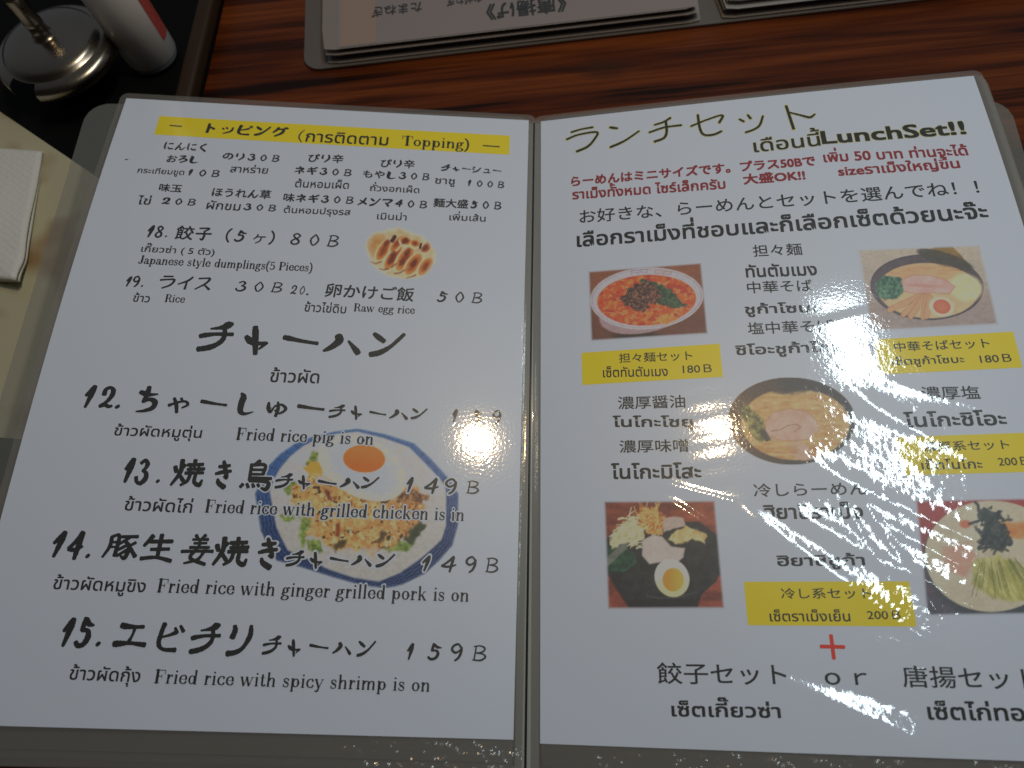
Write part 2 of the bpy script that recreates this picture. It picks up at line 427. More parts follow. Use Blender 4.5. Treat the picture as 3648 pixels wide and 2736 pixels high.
# brush strokes: (x, y, width) in a 0-100 box, y downwards; widths relative to the larger box side
BR = {
 'チ': [[(92,4,8),(80,9,17),(66,17,12),(48,22,7),(30,25,4)], [(3,52,11),(20,47,11),(50,42,8),(80,41,9),(98,40,9)], [(70,18,9),(74,40,10),(70,62,11),(52,80,12),(30,90,13),(4,96,12)]],
 'ャ': [[(4,38,10),(25,52,17),(60,60,11),(97,56,5),(80,68,7),(66,80,4)], [(36,3,12),(42,30,15),(48,60,13),(55,97,10)]],
 'ー': [[(3,26,11),(20,36,11),(50,56,8),(80,70,7),(98,76,8)]],
 'ハ': [[(36,8,14),(42,30,16),(32,55,13),(18,76,10),(2,93,5)], [(66,34,4),(78,58,8),(90,82,12),(96,96,12)]],
 'ン': [[(8,8,8),(22,22,13),(40,38,11)], [(3,94,12),(30,84,13),(58,60,9),(80,30,8),(97,4,8)]],
 '1': [[(4,47,9),(35,30,12),(68,12,14)], [(78,4,13),(66,30,17),(48,62,13),(25,97,8)]],
 '2': [[(18,38,15),(22,15,13),(52,4,11),(80,16,15),(78,42,15),(50,70,11),(12,88,10)], [(4,92,12),(45,86,12),(72,92,12),(97,88,9)]],
 '3': [[(22,16,10),(55,3,10),(78,18,13),(68,36,10),(48,45,8)], [(48,45,8),(82,56,12),(84,78,14),(50,96,13),(16,90,10),(4,72,11)]],
 '4': [[(82,3,14),(58,24,11),(30,46,10),(4,62,10)], [(4,64,9),(36,66,11),(70,62,9),(98,52,7)], [(82,5,12),(72,42,14),(64,72,13),(58,98,9)]],
 '5': [[(40,4,10),(36,24,13),(28,46,10)], [(28,46,9),(64,46,11),(74,66,14),(56,90,13),(24,96,12),(4,84,11)], [(44,8,12),(66,24,13),(98,28,5)]],
 '9': [[(86,24,9),(60,3,9),(22,14,10),(10,36,11),(38,52,10),(72,40,8),(88,20,9)], [(88,20,10),(84,50,12),(66,80,11),(36,98,8)]],
 'B': [[(26,6,7),(20,50,8),(12,97,7)], [(10,8,6),(52,3,7),(88,16,9),(76,40,8),(28,50,6)], [(28,50,6),(78,56,8),(94,76,10),(58,96,9),(2,94,6)]],
 '8': [[(80,18,9),(50,4,9),(22,18,10),(38,40,10),(72,62,12),(74,84,11),(40,97,10),(10,82,10),(22,60,9),(60,42,8),(82,20,9)]],
 '.': [[(42,44,62),(56,56,66)]],
 'ち': [[(5,24,12),(42,32,13),(70,32,8),(98,29,4)], [(46,3,12),(42,30,13),(30,62,9)], [(30,60,8),(62,50,11),(92,60,14),(84,82,12),(44,94,9),(4,98,4)]],
 'ゃ': [[(4,54,13),(44,32,9),(82,24,10),(97,44,10),(70,66,6)], [(24,5,11),(40,46,14),(50,97,12)], [(58,4,10),(68,22,9)]],
 'し': [[(12,3,6),(28,20,19),(22,50,20),(24,84,16),(50,95,10),(97,84,3)]],
 'ゅ': [[(8,8,9),(10,46,15),(22,72,9),(38,34,6)], [(38,32,7),(72,20,10),(95,48,11),(66,78,8),(42,58,6)], [(52,2,8),(57,46,13),(50,98,11)]],
 'き': [[(16,24,8),(50,22,11),(86,18,8)], [(3,50,8),(50,42,11),(98,38,8)], [(42,3,8),(58,30,12),(76,62,9),(56,58,5)], [(22,68,7),(32,82,12),(72,97,14)]],
 'エ': [[(16,8,13),(28,12,13),(60,14,8),(84,12,9)], [(58,18,8),(54,50,6),(46,80,8)], [(3,92,14),(20,90,13),(50,86,8),(80,90,10),(97,92,11)]],
 'ビ': [[(20,4,13),(12,40,12),(10,76,12),(30,94,9),(74,95,12)], [(66,34,12),(44,44,8),(16,52,6)], [(60,18,7),(70,36,10)], [(78,10,7),(92,30,11)]],
 'リ': [[(20,5,10),(24,20,13),(16,44,14)], [(88,3,9),(88,36,13),(66,74,10),(38,90,13),(4,95,14)]],
 '焼': [[(8,30,10),(14,50,9)], [(38,22,8),(27,42,7)], [(27,5,11),(26,50,10),(5,97,6)], [(26,60,8),(40,80,9)], [(45,22,8),(92,18,8)], [(66,3,9),(66,28,8)], [(46,38,7),(98,34,8)], [(55,28,6),(55,48,7)], [(80,26,6),(80,45,7)], [(42,52,8),(97,48,8)], [(58,55,8),(52,80,8),(34,96,6)], [(74,55,8),(74,82,9),(90,93,10),(97,74,5)]],
 '鳥': [[(55,2,9),(40,14,7)], [(30,14,8),(30,68,8)], [(30,18,7),(72,16,8),(70,48,8)], [(32,33,6),(70,32,6)], [(32,48,6),(70,47,6)], [(32,60,7),(98,60,8)], [(30,70,7),(88,72,9),(86,96,10),(70,92,5)], [(5,92,8),(12,82,8)], [(24,80,7),(30,92,8)], [(42,80,7),(47,90,8)], [(58,80,7),(63,88,7)]],
 '豚': [[(19,8,8),(18,50,8),(3,95,5)], [(20,8,6),(40,6,8),(38,88,10)], [(20,32,5),(38,31,5)], [(20,52,5),(38,51,5)], [(48,8,7),(95,5,8)], [(72,10,7),(45,38,6)], [(60,25,7),(75,50,9),(68,95,9),(55,88,5)], [(68,42,7),(45,62,6)], [(72,60,7),(44,88,6)], [(92,30,7),(74,46,6)], [(74,46,7),(98,88,10)]],
 '生': [[(28,8,11),(5,46,8)], [(20,30,9),(92,26,10)], [(55,3,10),(53,88,9)], [(28,58,8),(86,54,8)], [(2,92,10),(50,86,8),(98,97,10)]],
 '姜': [[(38,3,8),(45,13,7)], [(68,2,8),(58,13,6)], [(30,18,6),(78,16,7)], [(36,30,6),(75,28,6)], [(53,15,7),(53,44,7)], [(25,44,7),(85,42,7)], [(2,58,8),(50,55,7),(98,54,8)], [(48,48,8),(32,78,8),(80,97,9)], [(70,58,7),(55,82,7),(15,96,5)]],
 'ト': [[(40,3,10),(40,50,12),(36,97,11)], [(44,34,7),(78,56,12)]],
 'ッ': [[(8,20,9),(18,38,11)], [(38,8,9),(48,28,11)], [(94,6,9),(80,60,12),(20,96,8)]],
 'ピ': [[(20,4,13),(12,40,12),(10,76,12),(30,94,9),(80,95,11)], [(74,34,11),(44,46,8),(16,54,6)], [(78,10,5),(90,6,5),(94,18,5),(82,24,5),(77,12,5)]],
 'グ': [[(38,4,10),(28,30,11),(6,58,8)], [(30,26,8),(70,22,10),(64,60,12),(20,97,8)], [(78,4,7),(86,18,8)], [(92,0,7),(99,14,8)]],
 'ラ': [[(20,8,10),(78,5,9)], [(4,36,11),(50,30,9),(92,30,12),(76,70,11),(28,97,8)]],
 'イ': [[(88,3,10),(60,34,12),(5,62,7)], [(58,32,8),(56,97,12)]],
 'ス': [[(12,12,10),(50,8,9),(82,10,12),(60,50,11),(4,94,7)], [(54,56,8),(94,92,13)]],
 'ネ': [[(46,2,9),(56,16,10)], [(12,30,10),(84,26,11),(50,56,9),(4,76,6)], [(50,50,9),(50,98,10)], [(66,58,7),(90,74,10)]],
 'ギ': [[(14,30,9),(80,20,10)], [(6,60,10),(92,50,10)], [(40,4,9),(60,98,11)], [(80,2,7),(86,14,8)], [(93,0,7),(99,11,8)]],
 'メ': [[(76,4,10),(56,50,12),(6,96,7)], [(22,34,8),(84,82,12)]],
 'マ': [[(6,16,11),(50,12,9),(94,16,12),(52,62,9)], [(34,50,8),(64,92,13)]],
 'シ': [[(10,12,9),(28,24,12)], [(4,42,9),(20,54,12)], [(10,94,10),(60,70,11),(96,20,7)]],
 'ュ': [[(20,20,10),(72,18,11),(66,84,9)], [(4,88,11),(97,86,11)]],
 'ヶ': [[(34,4,9),(26,34,10),(6,56,7)], [(28,30,8),(96,28,10)], [(64,30,9),(60,70,10),(28,97,7)]],
 'り': [[(22,6,9),(18,44,11),(30,50,5)], [(76,4,9),(82,50,12),(44,97,8)]],
 'の': [[(56,12,8),(46,60,10),(20,76,9),(6,50,9),(40,14,8),(84,26,10),(90,64,11),(60,92,8)]],
 'く': [[(70,4,10),(22,46,11),(76,97,12)]],
 'に': [[(14,6,9),(10,60,11),(20,90,7)], [(46,22,8),(88,18,9)], [(44,66,8),(60,84,10),(94,82,10)]],
 'ん': [[(50,4,9),(28,50,10),(4,94,9),(30,62,7),(46,56,8),(54,88,9),(74,86,9),(97,56,6)]],
 'ろ': [[(16,10,9),(72,8,10),(10,66,8),(52,42,9),(92,62,12),(30,97,8)]],
 '子': [[(16,8,9),(76,6,10),(48,32,8)], [(50,30,9),(56,60,11),(50,94,11),(34,86,6)], [(3,50,10),(97,46,10)]],
 '0': [[(50,3,8),(14,50,10),(44,97,8),(84,52,10),(54,3,7)]],
 'ラp': [[(17,15,6),(50,7,5),(86,4,6)], [(2,43,6),(40,29,5.5),(98,27,6),(88,58,6),(66,84,7),(33,98,7)]],
 'ンp': [[(3,4,6),(14,8,8),(28,13,6)], [(2,96,7),(30,84,7),(55,70,6),(98,36,5)]],
 'チp': [[(68,3,6),(47,17,5.5),(18,26,5)], [(1,55,5.5),(47,41,5.5),(98,39,6)], [(53,17,6),(53,60,6),(43,85,6.5),(15,96,7)]],
 'セp': [[(1,50,5.5),(50,29,5),(98,16,5.5),(86,48,6.5)], [(25,2,6),(27,65,6),(38,94,6),(66,97,6.5),(90,86,6)]],
 'ッp': [[(3,22,7),(19,38,9)], [(38,4,7),(48,26,9)], [(98,18,7),(79,66,8),(52,86,8),(20,96,8)]],
 'トp': [[(6,2,6.5),(18,98,7)], [(13,30,4.5),(50,46,5.5),(80,58,7),(99,47,4)]],
}
def smooth_path(pts, n=7):
    P = np.array(pts, float)
    if len(P) == 2:
        t = np.linspace(0, 1, n)[:, None]
        return P[0] * (1 - t) + P[1] * t
    Q = np.vstack([2 * P[0] - P[1], P, 2 * P[-1] - P[-2]])
    out = []
    for i in range(1, len(Q) - 2):
        a, b, c, d = Q[i - 1], Q[i], Q[i + 1], Q[i + 2]
        for t in np.linspace(0, 1, n, endpoint=False):
            out.append(0.5 * (2 * b + (c - a) * t + (2 * a - 5 * b + 4 * c - d) * t * t + (3 * b - a - 3 * c + d) * t ** 3))
    out.append(P[-1])
    return np.array(out)

def ribbon(path, caps=0.5):
    """path: n x 3 (x, y, half width) -> verts, quads; ends are rounded off"""
    p = path[:, :2]; w = path[:, 2]
    t = np.gradient(p, axis=0); L = np.hypot(t[:, 0], t[:, 1]) + 1e-9; t = t / L[:, None]
    n = np.stack([-t[:, 1], t[:, 0]], 1)
    k = caps
    pts = np.vstack([p[0] - t[0] * w[0] * k, p[0] - t[0] * w[0] * k * 0.6, p, p[-1] + t[-1] * w[-1] * k * 0.6, p[-1] + t[-1] * w[-1] * k])
    ws = np.concatenate([[w[0] * 0.35, w[0] * 0.8], w, [w[-1] * 0.8, w[-1] * 0.35]])
    ns = np.vstack([n[0], n[0], n, n[-1], n[-1]])
    a = pts + ns * ws[:, None]; b = pts - ns * ws[:, None]
    m = len(pts)
    V = np.vstack([a, b])
    F = [(i, i + 1, m + i + 1, m + i) for i in range(m - 1)]
    return V, F

class Strokes:
    """collects strokes (page mm) into one mesh; each stroke lies a hair above the one before"""
    def __init__(self): self.V = []; self.F = []; self.H = []; self.M = []; self.n = 0; self.k = 0
    def add(self, path, halo=0.0):
        if halo:
            q = path.copy(); q[:, 2] += halo
            self._put(*ribbon(q, 1.0), 0.060 + 0.00015 * self.k, 1)
        self._put(*ribbon(path), 0.100 + 0.0004 * self.k, 0)
        self.k += 1
    def _put(self, V, F, h, m):
        self.V.append(V); self.F += [tuple(i + self.n for i in f) for f in F]
        self.H += [h] * len(V); self.M += [m] * len(F); self.n += len(V)
    def build(self, name, side, mats, parent):
        V = np.concatenate(self.V)
        # wind every face upwards
        F = []
        for f in self.F:
            a, b, c = V[f[0]], V[f[1]], V[f[2]]
            z = (b[0] - a[0]) * (c[1] - a[1]) - (b[1] - a[1]) * (c[0] - a[0])
            F.append(f[::-1] if z > 0 else f)
        return page_part(name, side, V[:, 0], V[:, 1], F, mats, parent, 0, False, None, self.M, np.array(self.H))

FULL = dict(zip('０１２３４５８９Ｂ', '01234589B'))
FULL['ヶ'] = 'ヶ'
_bc = {}
def brush_glyph(ch, fat):
    """one brush letter in a 1 em cell: verts, faces, lift"""
    k = FULL.get(ch, ch)
    if (k, fat) in _bc: return _bc[(k, fat)]
    if k in '01234589B': x0, x1, y0, y1 = (.18, .78, .0, .78) if k != '1' else (.38, .62, .0, .78)
    elif k == 'ー': x0, x1, y0, y1 = .08, .92, .30, .46
    elif k in 'ャュゃゅッヶ': x0, x1, y0, y1 = .16, .84, -.06, .58
    else: x0, x1, y0, y1 = .07, .93, -.07, .81
    w, h = x1 - x0, y1 - y0; ref = max(w, h) / 100
    V = []; F = []; H = []; n = 0
    for i, s in enumerate(BR[k]):
        q = smooth_path(s, 5)
        v, f = ribbon(np.stack([x0 + q[:, 0] * w / 100, y1 - q[:, 1] * h / 100, (np.maximum(q[:, 2], 2.5) * fat + .8) * ref * .5], 1))
        V.append(v); H += [0.0009 * i] * len(v)
        for g in f:
            p, r, t = v[g[0]], v[g[1]], v[g[2]]
            z = (r[0] - p[0]) * (t[1] - p[1]) - (r[1] - p[1]) * (t[0] - p[0])
            F.append(tuple(j + n for j in (g if z > 0 else g[::-1])))
        n += len(v)
    _bc[(k, fat)] = (np.concatenate(V), F, np.array(H))
    return _bc[(k, fat)]

def lay(s, off, gap=0.0, brush=0.0):
    """glyph outlines of one line in em units; off = half the extra stroke weight"""
    V = []; F = []; H = []; x = 0; n = 0; prev = ''; cons = ''
    r = off * 0.7
    sh = [(0, 0)] if off <= 0 else [(0, 0), (r, r), (-r, r), (r, -r), (-r, -r)]
    for ch in s:
        v, f, adv = glyph(ch, 0)
        dx = dy = 0
        if prev and ch in TONES and prev in UPPER: dy = 0.215
        if cons and ch in UPPER + TONES and cons in TALL: dx = -0.09
        if brush and ch != '.' and FULL.get(ch, ch) in BR:
            v, f, h = brush_glyph(ch, brush)
            if ord(ch) < 128: v = v * [adv * 1.15, 1.0]
            V.append(v + [x, 0]); F += [tuple(i + n for i in q) for q in f]; H.append(h); n += len(v)
        elif len(v):
            for j, (a, b) in enumerate(sh):
                V.append(v + [x + dx + a, dy + b]); F += [tuple(i + n for i in q) for q in f]
                H.append(np.full(len(v), 0.0009 * j)); n += len(v)
        if ch not in UPPER + TONES + LOWER:
            x += adv + gap; cons = ch
        prev = ch
    return np.concatenate(V), F, np.concatenate(H)

def text_part(name, side, s, X0, X1, Y0, Y1, H, mat, parent, off=0.0, lift=0.09, gap=0.0, shear=0.0, ref=None, brush=0.0):
    V, F, hh = lay(s, off, gap, brush)
    B = (V if ref is None else lay(s, ref, gap, brush)[0]).copy()
    V = V.copy()
    V[:, 0] += shear * V[:, 1]; B[:, 0] += shear * B[:, 1]
    lo, hi = B.min(0), B.max(0)
    q = (V - lo) / (hi - lo)
    X = X0 + q[:, 0] * (X1 - X0)
    Y = Y0 + q[:, 0] * (Y1 - Y0) + (0.5 - q[:, 1]) * H
    return page_part(name, side, X, Y, F, mat, parent, 0, False, None, None, lift + hh)

rb = random.Random(5)
def brush_line(name, side, glyphs, parent, halo=0.0, mats=None, rough=1.3, fat=1.38):
    st = Strokes()
    for ch, x0, y0, x1, y1 in glyphs:
        w, h = x1 - x0, y1 - y0
        ref = max(w, h) / 100.0
        for s in BR[ch]:
            q = smooth_path(s, 6)
            pth = np.stack([x0 + q[:, 0] * w / 100, y0 + q[:, 1] * h / 100, (np.maximum(q[:, 2], 2.5) * fat + 0.8) * ref * 0.5], 1)
            if rough and len(pth) > 4:
                pth[:, 2] *= 1 + rough * 0.06 * np.array([rb.uniform(-1, 1) for _ in pth])
            st.add(pth, halo)
    return st.build(name, side, mats or [M_INK, M_PAPER], parent)

# serif letters: ('p', path) is a pen stroke whose width follows its direction, ('r', x0, y0, x1, y1) a bar, ('o', cx, cy, rx, ry) a bowl, ('d', x, y, r) a dot
ST = 0.112; TH = 0.046
def sf(x, y, a=0.075, b=0.075): return ('r', x - a, y, x + b, y + 0.034)
def stem(x, y0, y1, w=ST): return ('r', x - w / 2, y0, x + w / 2, y1)
XH = 0.47
SER = {
 'i': (0.29, [stem(.145, 0, XH), sf(.145, 0, .1, .1), ('r', .05, XH - .03, .12, XH), ('d', .145, .655, .055)]),
 'l': (0.29, [stem(.145, 0, .74), sf(.145, 0, .1, .1), ('r', .05, .71, .12, .74)]),
 'r': (0.42, [stem(.145, 0, XH), sf(.145, 0, .1, .12), ('r', .05, XH - .03, .12, XH), ('p', [(.17, .28), (.21, .39), (.29, .45), (.36, .43)]), ('d', .35, .395, .05)]),
 'n': (0.58, [stem(.135, 0, XH), sf(.135, 0, .09, .09), ('r', .04, XH - .03, .11, XH), ('p', [(.17, .33), (.25, .43), (.34, .455), (.41, .41), (.43, .30)]), stem(.43, 0, .33), sf(.43, 0, .09, .09)]),
 'h': (0.58, [stem(.135, 0, .74), sf(.135, 0, .09, .09), ('r', .04, .71, .11, .74), ('p', [(.17, .33), (.25, .43), (.34, .455), (.41, .41), (.43, .30)]), stem(.43, 0, .33), sf(.43, 0, .09, .09)]),
 'm': (0.86, [stem(.135, 0, XH), sf(.135, 0, .08, .08), ('r', .04, XH - .03, .11, XH), ('p', [(.17, .33), (.25, .43), (.33, .455), (.40, .41), (.42, .30)]), stem(.42, 0, .33), sf(.42, 0, .08, .08), ('p', [(.45, .33), (.53, .43), (.61, .455), (.68, .41), (.70, .30)]), stem(.70, 0, .33), sf(.70, 0, .08, .08)]),
 'u': (0.58, [stem(.135, .12, XH), ('r', .04, XH - .03, .11, XH), ('p', [(.135, .14), (.16, .05), (.25, .015), (.35, .06), (.42, .15)]), stem(.43, 0, XH), ('r', .335, XH - .03, .41, XH), ('r', .45, 0, .53, .024)]),
 'd': (0.56, [('o', .25, .235, .20, .235), stem(.43, 0, .74), ('r', .335, .71, .41, .74), ('r', .45, 0, .53, .024)]),
 'p': (0.57, [stem(.135, -.22, XH), sf(.135, -.22, .09, .1), ('r', .04, XH - .03, .11, XH), ('o', .315, .235, .20, .235)]),
 'o': (0.51, [('o', .255, .235, .215, .24)]),
 'c': (0.47, [('p', [(.40, .37), (.34, .45), (.25, .462), (.13, .39), (.085, .235), (.13, .09), (.26, .012), (.36, .045), (.42, .13)]), ('d', .37, .36, .048)]),
 'e': (0.48, [('r', .09, .235, .42, .262), ('p', [(.405, .25), (.39, .38), (.33, .445), (.25, .462), (.13, .39), (.085, .235), (.13, .09), (.26, .012), (.36, .045), (.425, .13)])]),
 's': (0.42, [('p', [(.33, .34), (.29, .43), (.20, .46), (.10, .42), (.09, .34), (.16, .275), (.27, .215), (.34, .14), (.30, .04), (.20, .01), (.10, .04), (.065, .14)], 1.0), ('r', .335, .32, .355, .47), ('r', .05, 0, .07, .15)]),
 't': (0.36, [('p', [(.16, .62), (.16, .3), (.165, .10), (.20, .03), (.27, .015), (.33, .08)]), ('r', .03, .44, .32, .468)]),
 'g': (0.50, [('o', .225, .31, .17, .16), ('p', [(.12, .19), (.08, .12), (.13, .06), (.28, .03), (.39, -.02), (.41, -.10), (.32, -.18), (.20, -.20), (.09, -.17), (.05, -.09), (.10, -.02), (.15, .01)]), ('p', [(.34, .41), (.40, .455), (.45, .45)]), ('d', .45, .425, .038)]),
 'a': (0.51, [('p', [(.10, .36), (.14, .44), (.23, .462), (.33, .42), (.355, .32)]), stem(.355, .06, .34), ('p', [(.355, .10), (.38, .025), (.43, .01), (.48, .06)]), ('p', [(.34, .27), (.22, .235), (.10, .18), (.085, .09), (.15, .02), (.25, .03), (.345, .12)]), ('d', .115, .355, .046)]),
 'w': (0.76, [('f', (.07, XH), (.22, 0), ST), ('f', (.23, 0), (.36, XH), TH), ('f', (.35, XH), (.50, 0), ST), ('f', (.51, 0), (.66, XH), TH), ('r', .0, XH - .026, .16, XH), ('r', .28, XH - .026, .43, XH), ('r', .58, XH - .026, .74, XH)]),
 'y': (0.54, [('f', (.09, XH), (.27, 0), ST), ('f', (.45, XH), (.25, -.06), TH), ('p', [(.25, -.05), (.20, -.17), (.12, -.20)]), ('d', .10, -.165, .046), ('r', .01, XH - .026, .19, XH), ('r', .37, XH - .026, .53, XH)]),
 'k': (0.57, [stem(.135, 0, .74), sf(.135, 0, .09, .09), ('r', .04, .71, .11, .74), ('f', (.17, .20), (.42, XH), TH), ('f', (.26, .28), (.44, 0), ST), ('r', .34, XH - .026, .52, XH), ('r', .36, 0, .55, .024)]),
 'F': (0.62, [stem(.17, 0, .72, .15), sf(.17, 0, .13, .13), ('r', .04, .675, .58, .72), ('r', .2, .35, .42, .395), ('r', .545, .50, .585, .70), ('r', .39, .26, .425, .48)]),
 'T': (0.68, [stem(.34, 0, .72, .15), sf(.34, 0, .13, .13), ('r', .03, .675, .65, .72), ('r', .03, .48, .068, .70), ('r', .612, .48, .65, .70)]),
 'J': (0.50, [stem(.34, .16, .72, .15), ('r', .20, .682, .48, .72), ('p', [(.34, .20), (.31, .05), (.20, .0), (.10, .05)]), ('d', .10, .12, .062)]),
 'P': (0.62, [stem(.17, 0, .72, .15), sf(.17, 0, .13, .13), ('r', .04, .682, .30, .72), ('p', [(.2, .705), (.40, .70), (.52, .62), (.52, .46), (.40, .36), (.2, .345)])]),
 'R': (0.70, [stem(.17, 0, .72, .15), sf(.17, 0, .13, .13), ('r', .04, .682, .30, .72), ('p', [(.2, .705), (.40, .70), (.51, .63), (.51, .48), (.40, .385), (.2, .365)]), ('p', [(.36, .37), (.48, .30), (.53, .08), (.60, .015), (.67, .06)])]),
 '5': (0.52, [('r', .12, .62, .42, .70), ('f', (.13, .68), (.10, .36), TH), ('p', [(.10, .37), (.22, .43), (.36, .40), (.44, .24), (.38, .07), (.24, .01), (.11, .05)]), ('d', .10, .10, .05)]),
 '(': (0.34, [('p', [(.29, .76), (.15, .58), (.10, .29), (.15, -.02), (.29, -.20)])]),
 ')': (0.34, [('p', [(.05, .76), (.19, .58), (.24, .29), (.19, -.02), (.05, -.20)])]),
 ' ': (0.32, []),
}
def pen_path(pts, sx, n=5, rev=0):
    P = np.array([(x, y, 1) for x, y in pts], float)
    q = smooth_path(P, n)
    t = np.gradient(q[:, :2], axis=0); t = t / (np.hypot(t[:, 0], t[:, 1]) + 1e-9)[:, None]
    a = np.abs(t[:, 1]) ** 1.4
    if rev:
        a = np.clip(t[:, 0] * -np.sign(t[:, 1] + 1e-6), -1, 1); a = np.abs(t[:, 0]) * np.exp(-((q[:, 1] - .235) / .13) ** 2) + 0.1
        a = np.clip(a, 0, 1)
    q[:, 2] = (TH + (ST - TH) * a) / 2
    return q

def serif_line(name, side, s, X0, X1, Y0, Y1, cap, parent, halo=0.0, slant=0.0):
    adv = sum(SER[c][0] for c in s)
    st = Strokes(); x = 0; items = []
    for c in s:
        a, prim = SER[c]
        for q in prim:
            if q[0] == 'p':
                items.append(pen_path(q[1], 1, 5, len(q) > 2) + [x, 0, 0])
            elif q[0] == 'r':
                w = abs(q[3] - q[1]); h = abs(q[4] - q[2])
                if w >= h: pth = [(q[1], (q[2] + q[4]) / 2, h / 2), ((q[1] + q[3]) / 2, (q[2] + q[4]) / 2, h / 2), (q[3], (q[2] + q[4]) / 2, h / 2)]
                else: pth = [((q[1] + q[3]) / 2, q[2], w / 2), ((q[1] + q[3]) / 2, (q[2] + q[4]) / 2, w / 2), ((q[1] + q[3]) / 2, q[4], w / 2)]
                items.append(np.array(pth) + [x, 0, 0])
            elif q[0] == 'o':
                t = np.linspace(0, 2 * math.pi, 29)
                rx, ry = q[3], q[4]
                w = (TH + (ST - TH) * np.abs(np.cos(t)) ** 1.3) / 2
                items.append(np.stack([q[1] + (rx - ST / 2) * np.cos(t) + x, q[2] + (ry - TH / 2) * np.sin(t), w], 1))
            elif q[0] == 'f':
                (ax, ay), (bx, by) = q[1], q[2]
                items.append(np.array([(ax + x, ay, q[3] / 2), ((ax + bx) / 2 + x, (ay + by) / 2, q[3] / 2), (bx + x, by, q[3] / 2)]))
            elif q[0] == 'd':
                r = q[3]
                items.append(np.array([(q[1] + x, q[2] - r * 0.55, r * 0.8), (q[1] + x, q[2], r), (q[1] + x, q[2] + r * 0.55, r * 0.8)]))
        x += a
    kx = (X1 - X0) / (adv - 0.06); ky = cap / 0.72
    for p in items:
        q = p.copy()
        q[:, 0] = X0 + (p[:, 0] - 0.03 + slant * p[:, 1]) * kx
        q[:, 1] = Y0 + (Y1 - Y0) * (p[:, 0] / adv) - p[:, 1] * ky
        q[:, 2] = p[:, 2] * (0.45 * kx + 0.55 * ky) * 1.05
        st.add(q, halo)
    # square ends for bars: ribbon caps are tiny already
    return st.build(name, side, [M_INK, M_PAPER], parent)
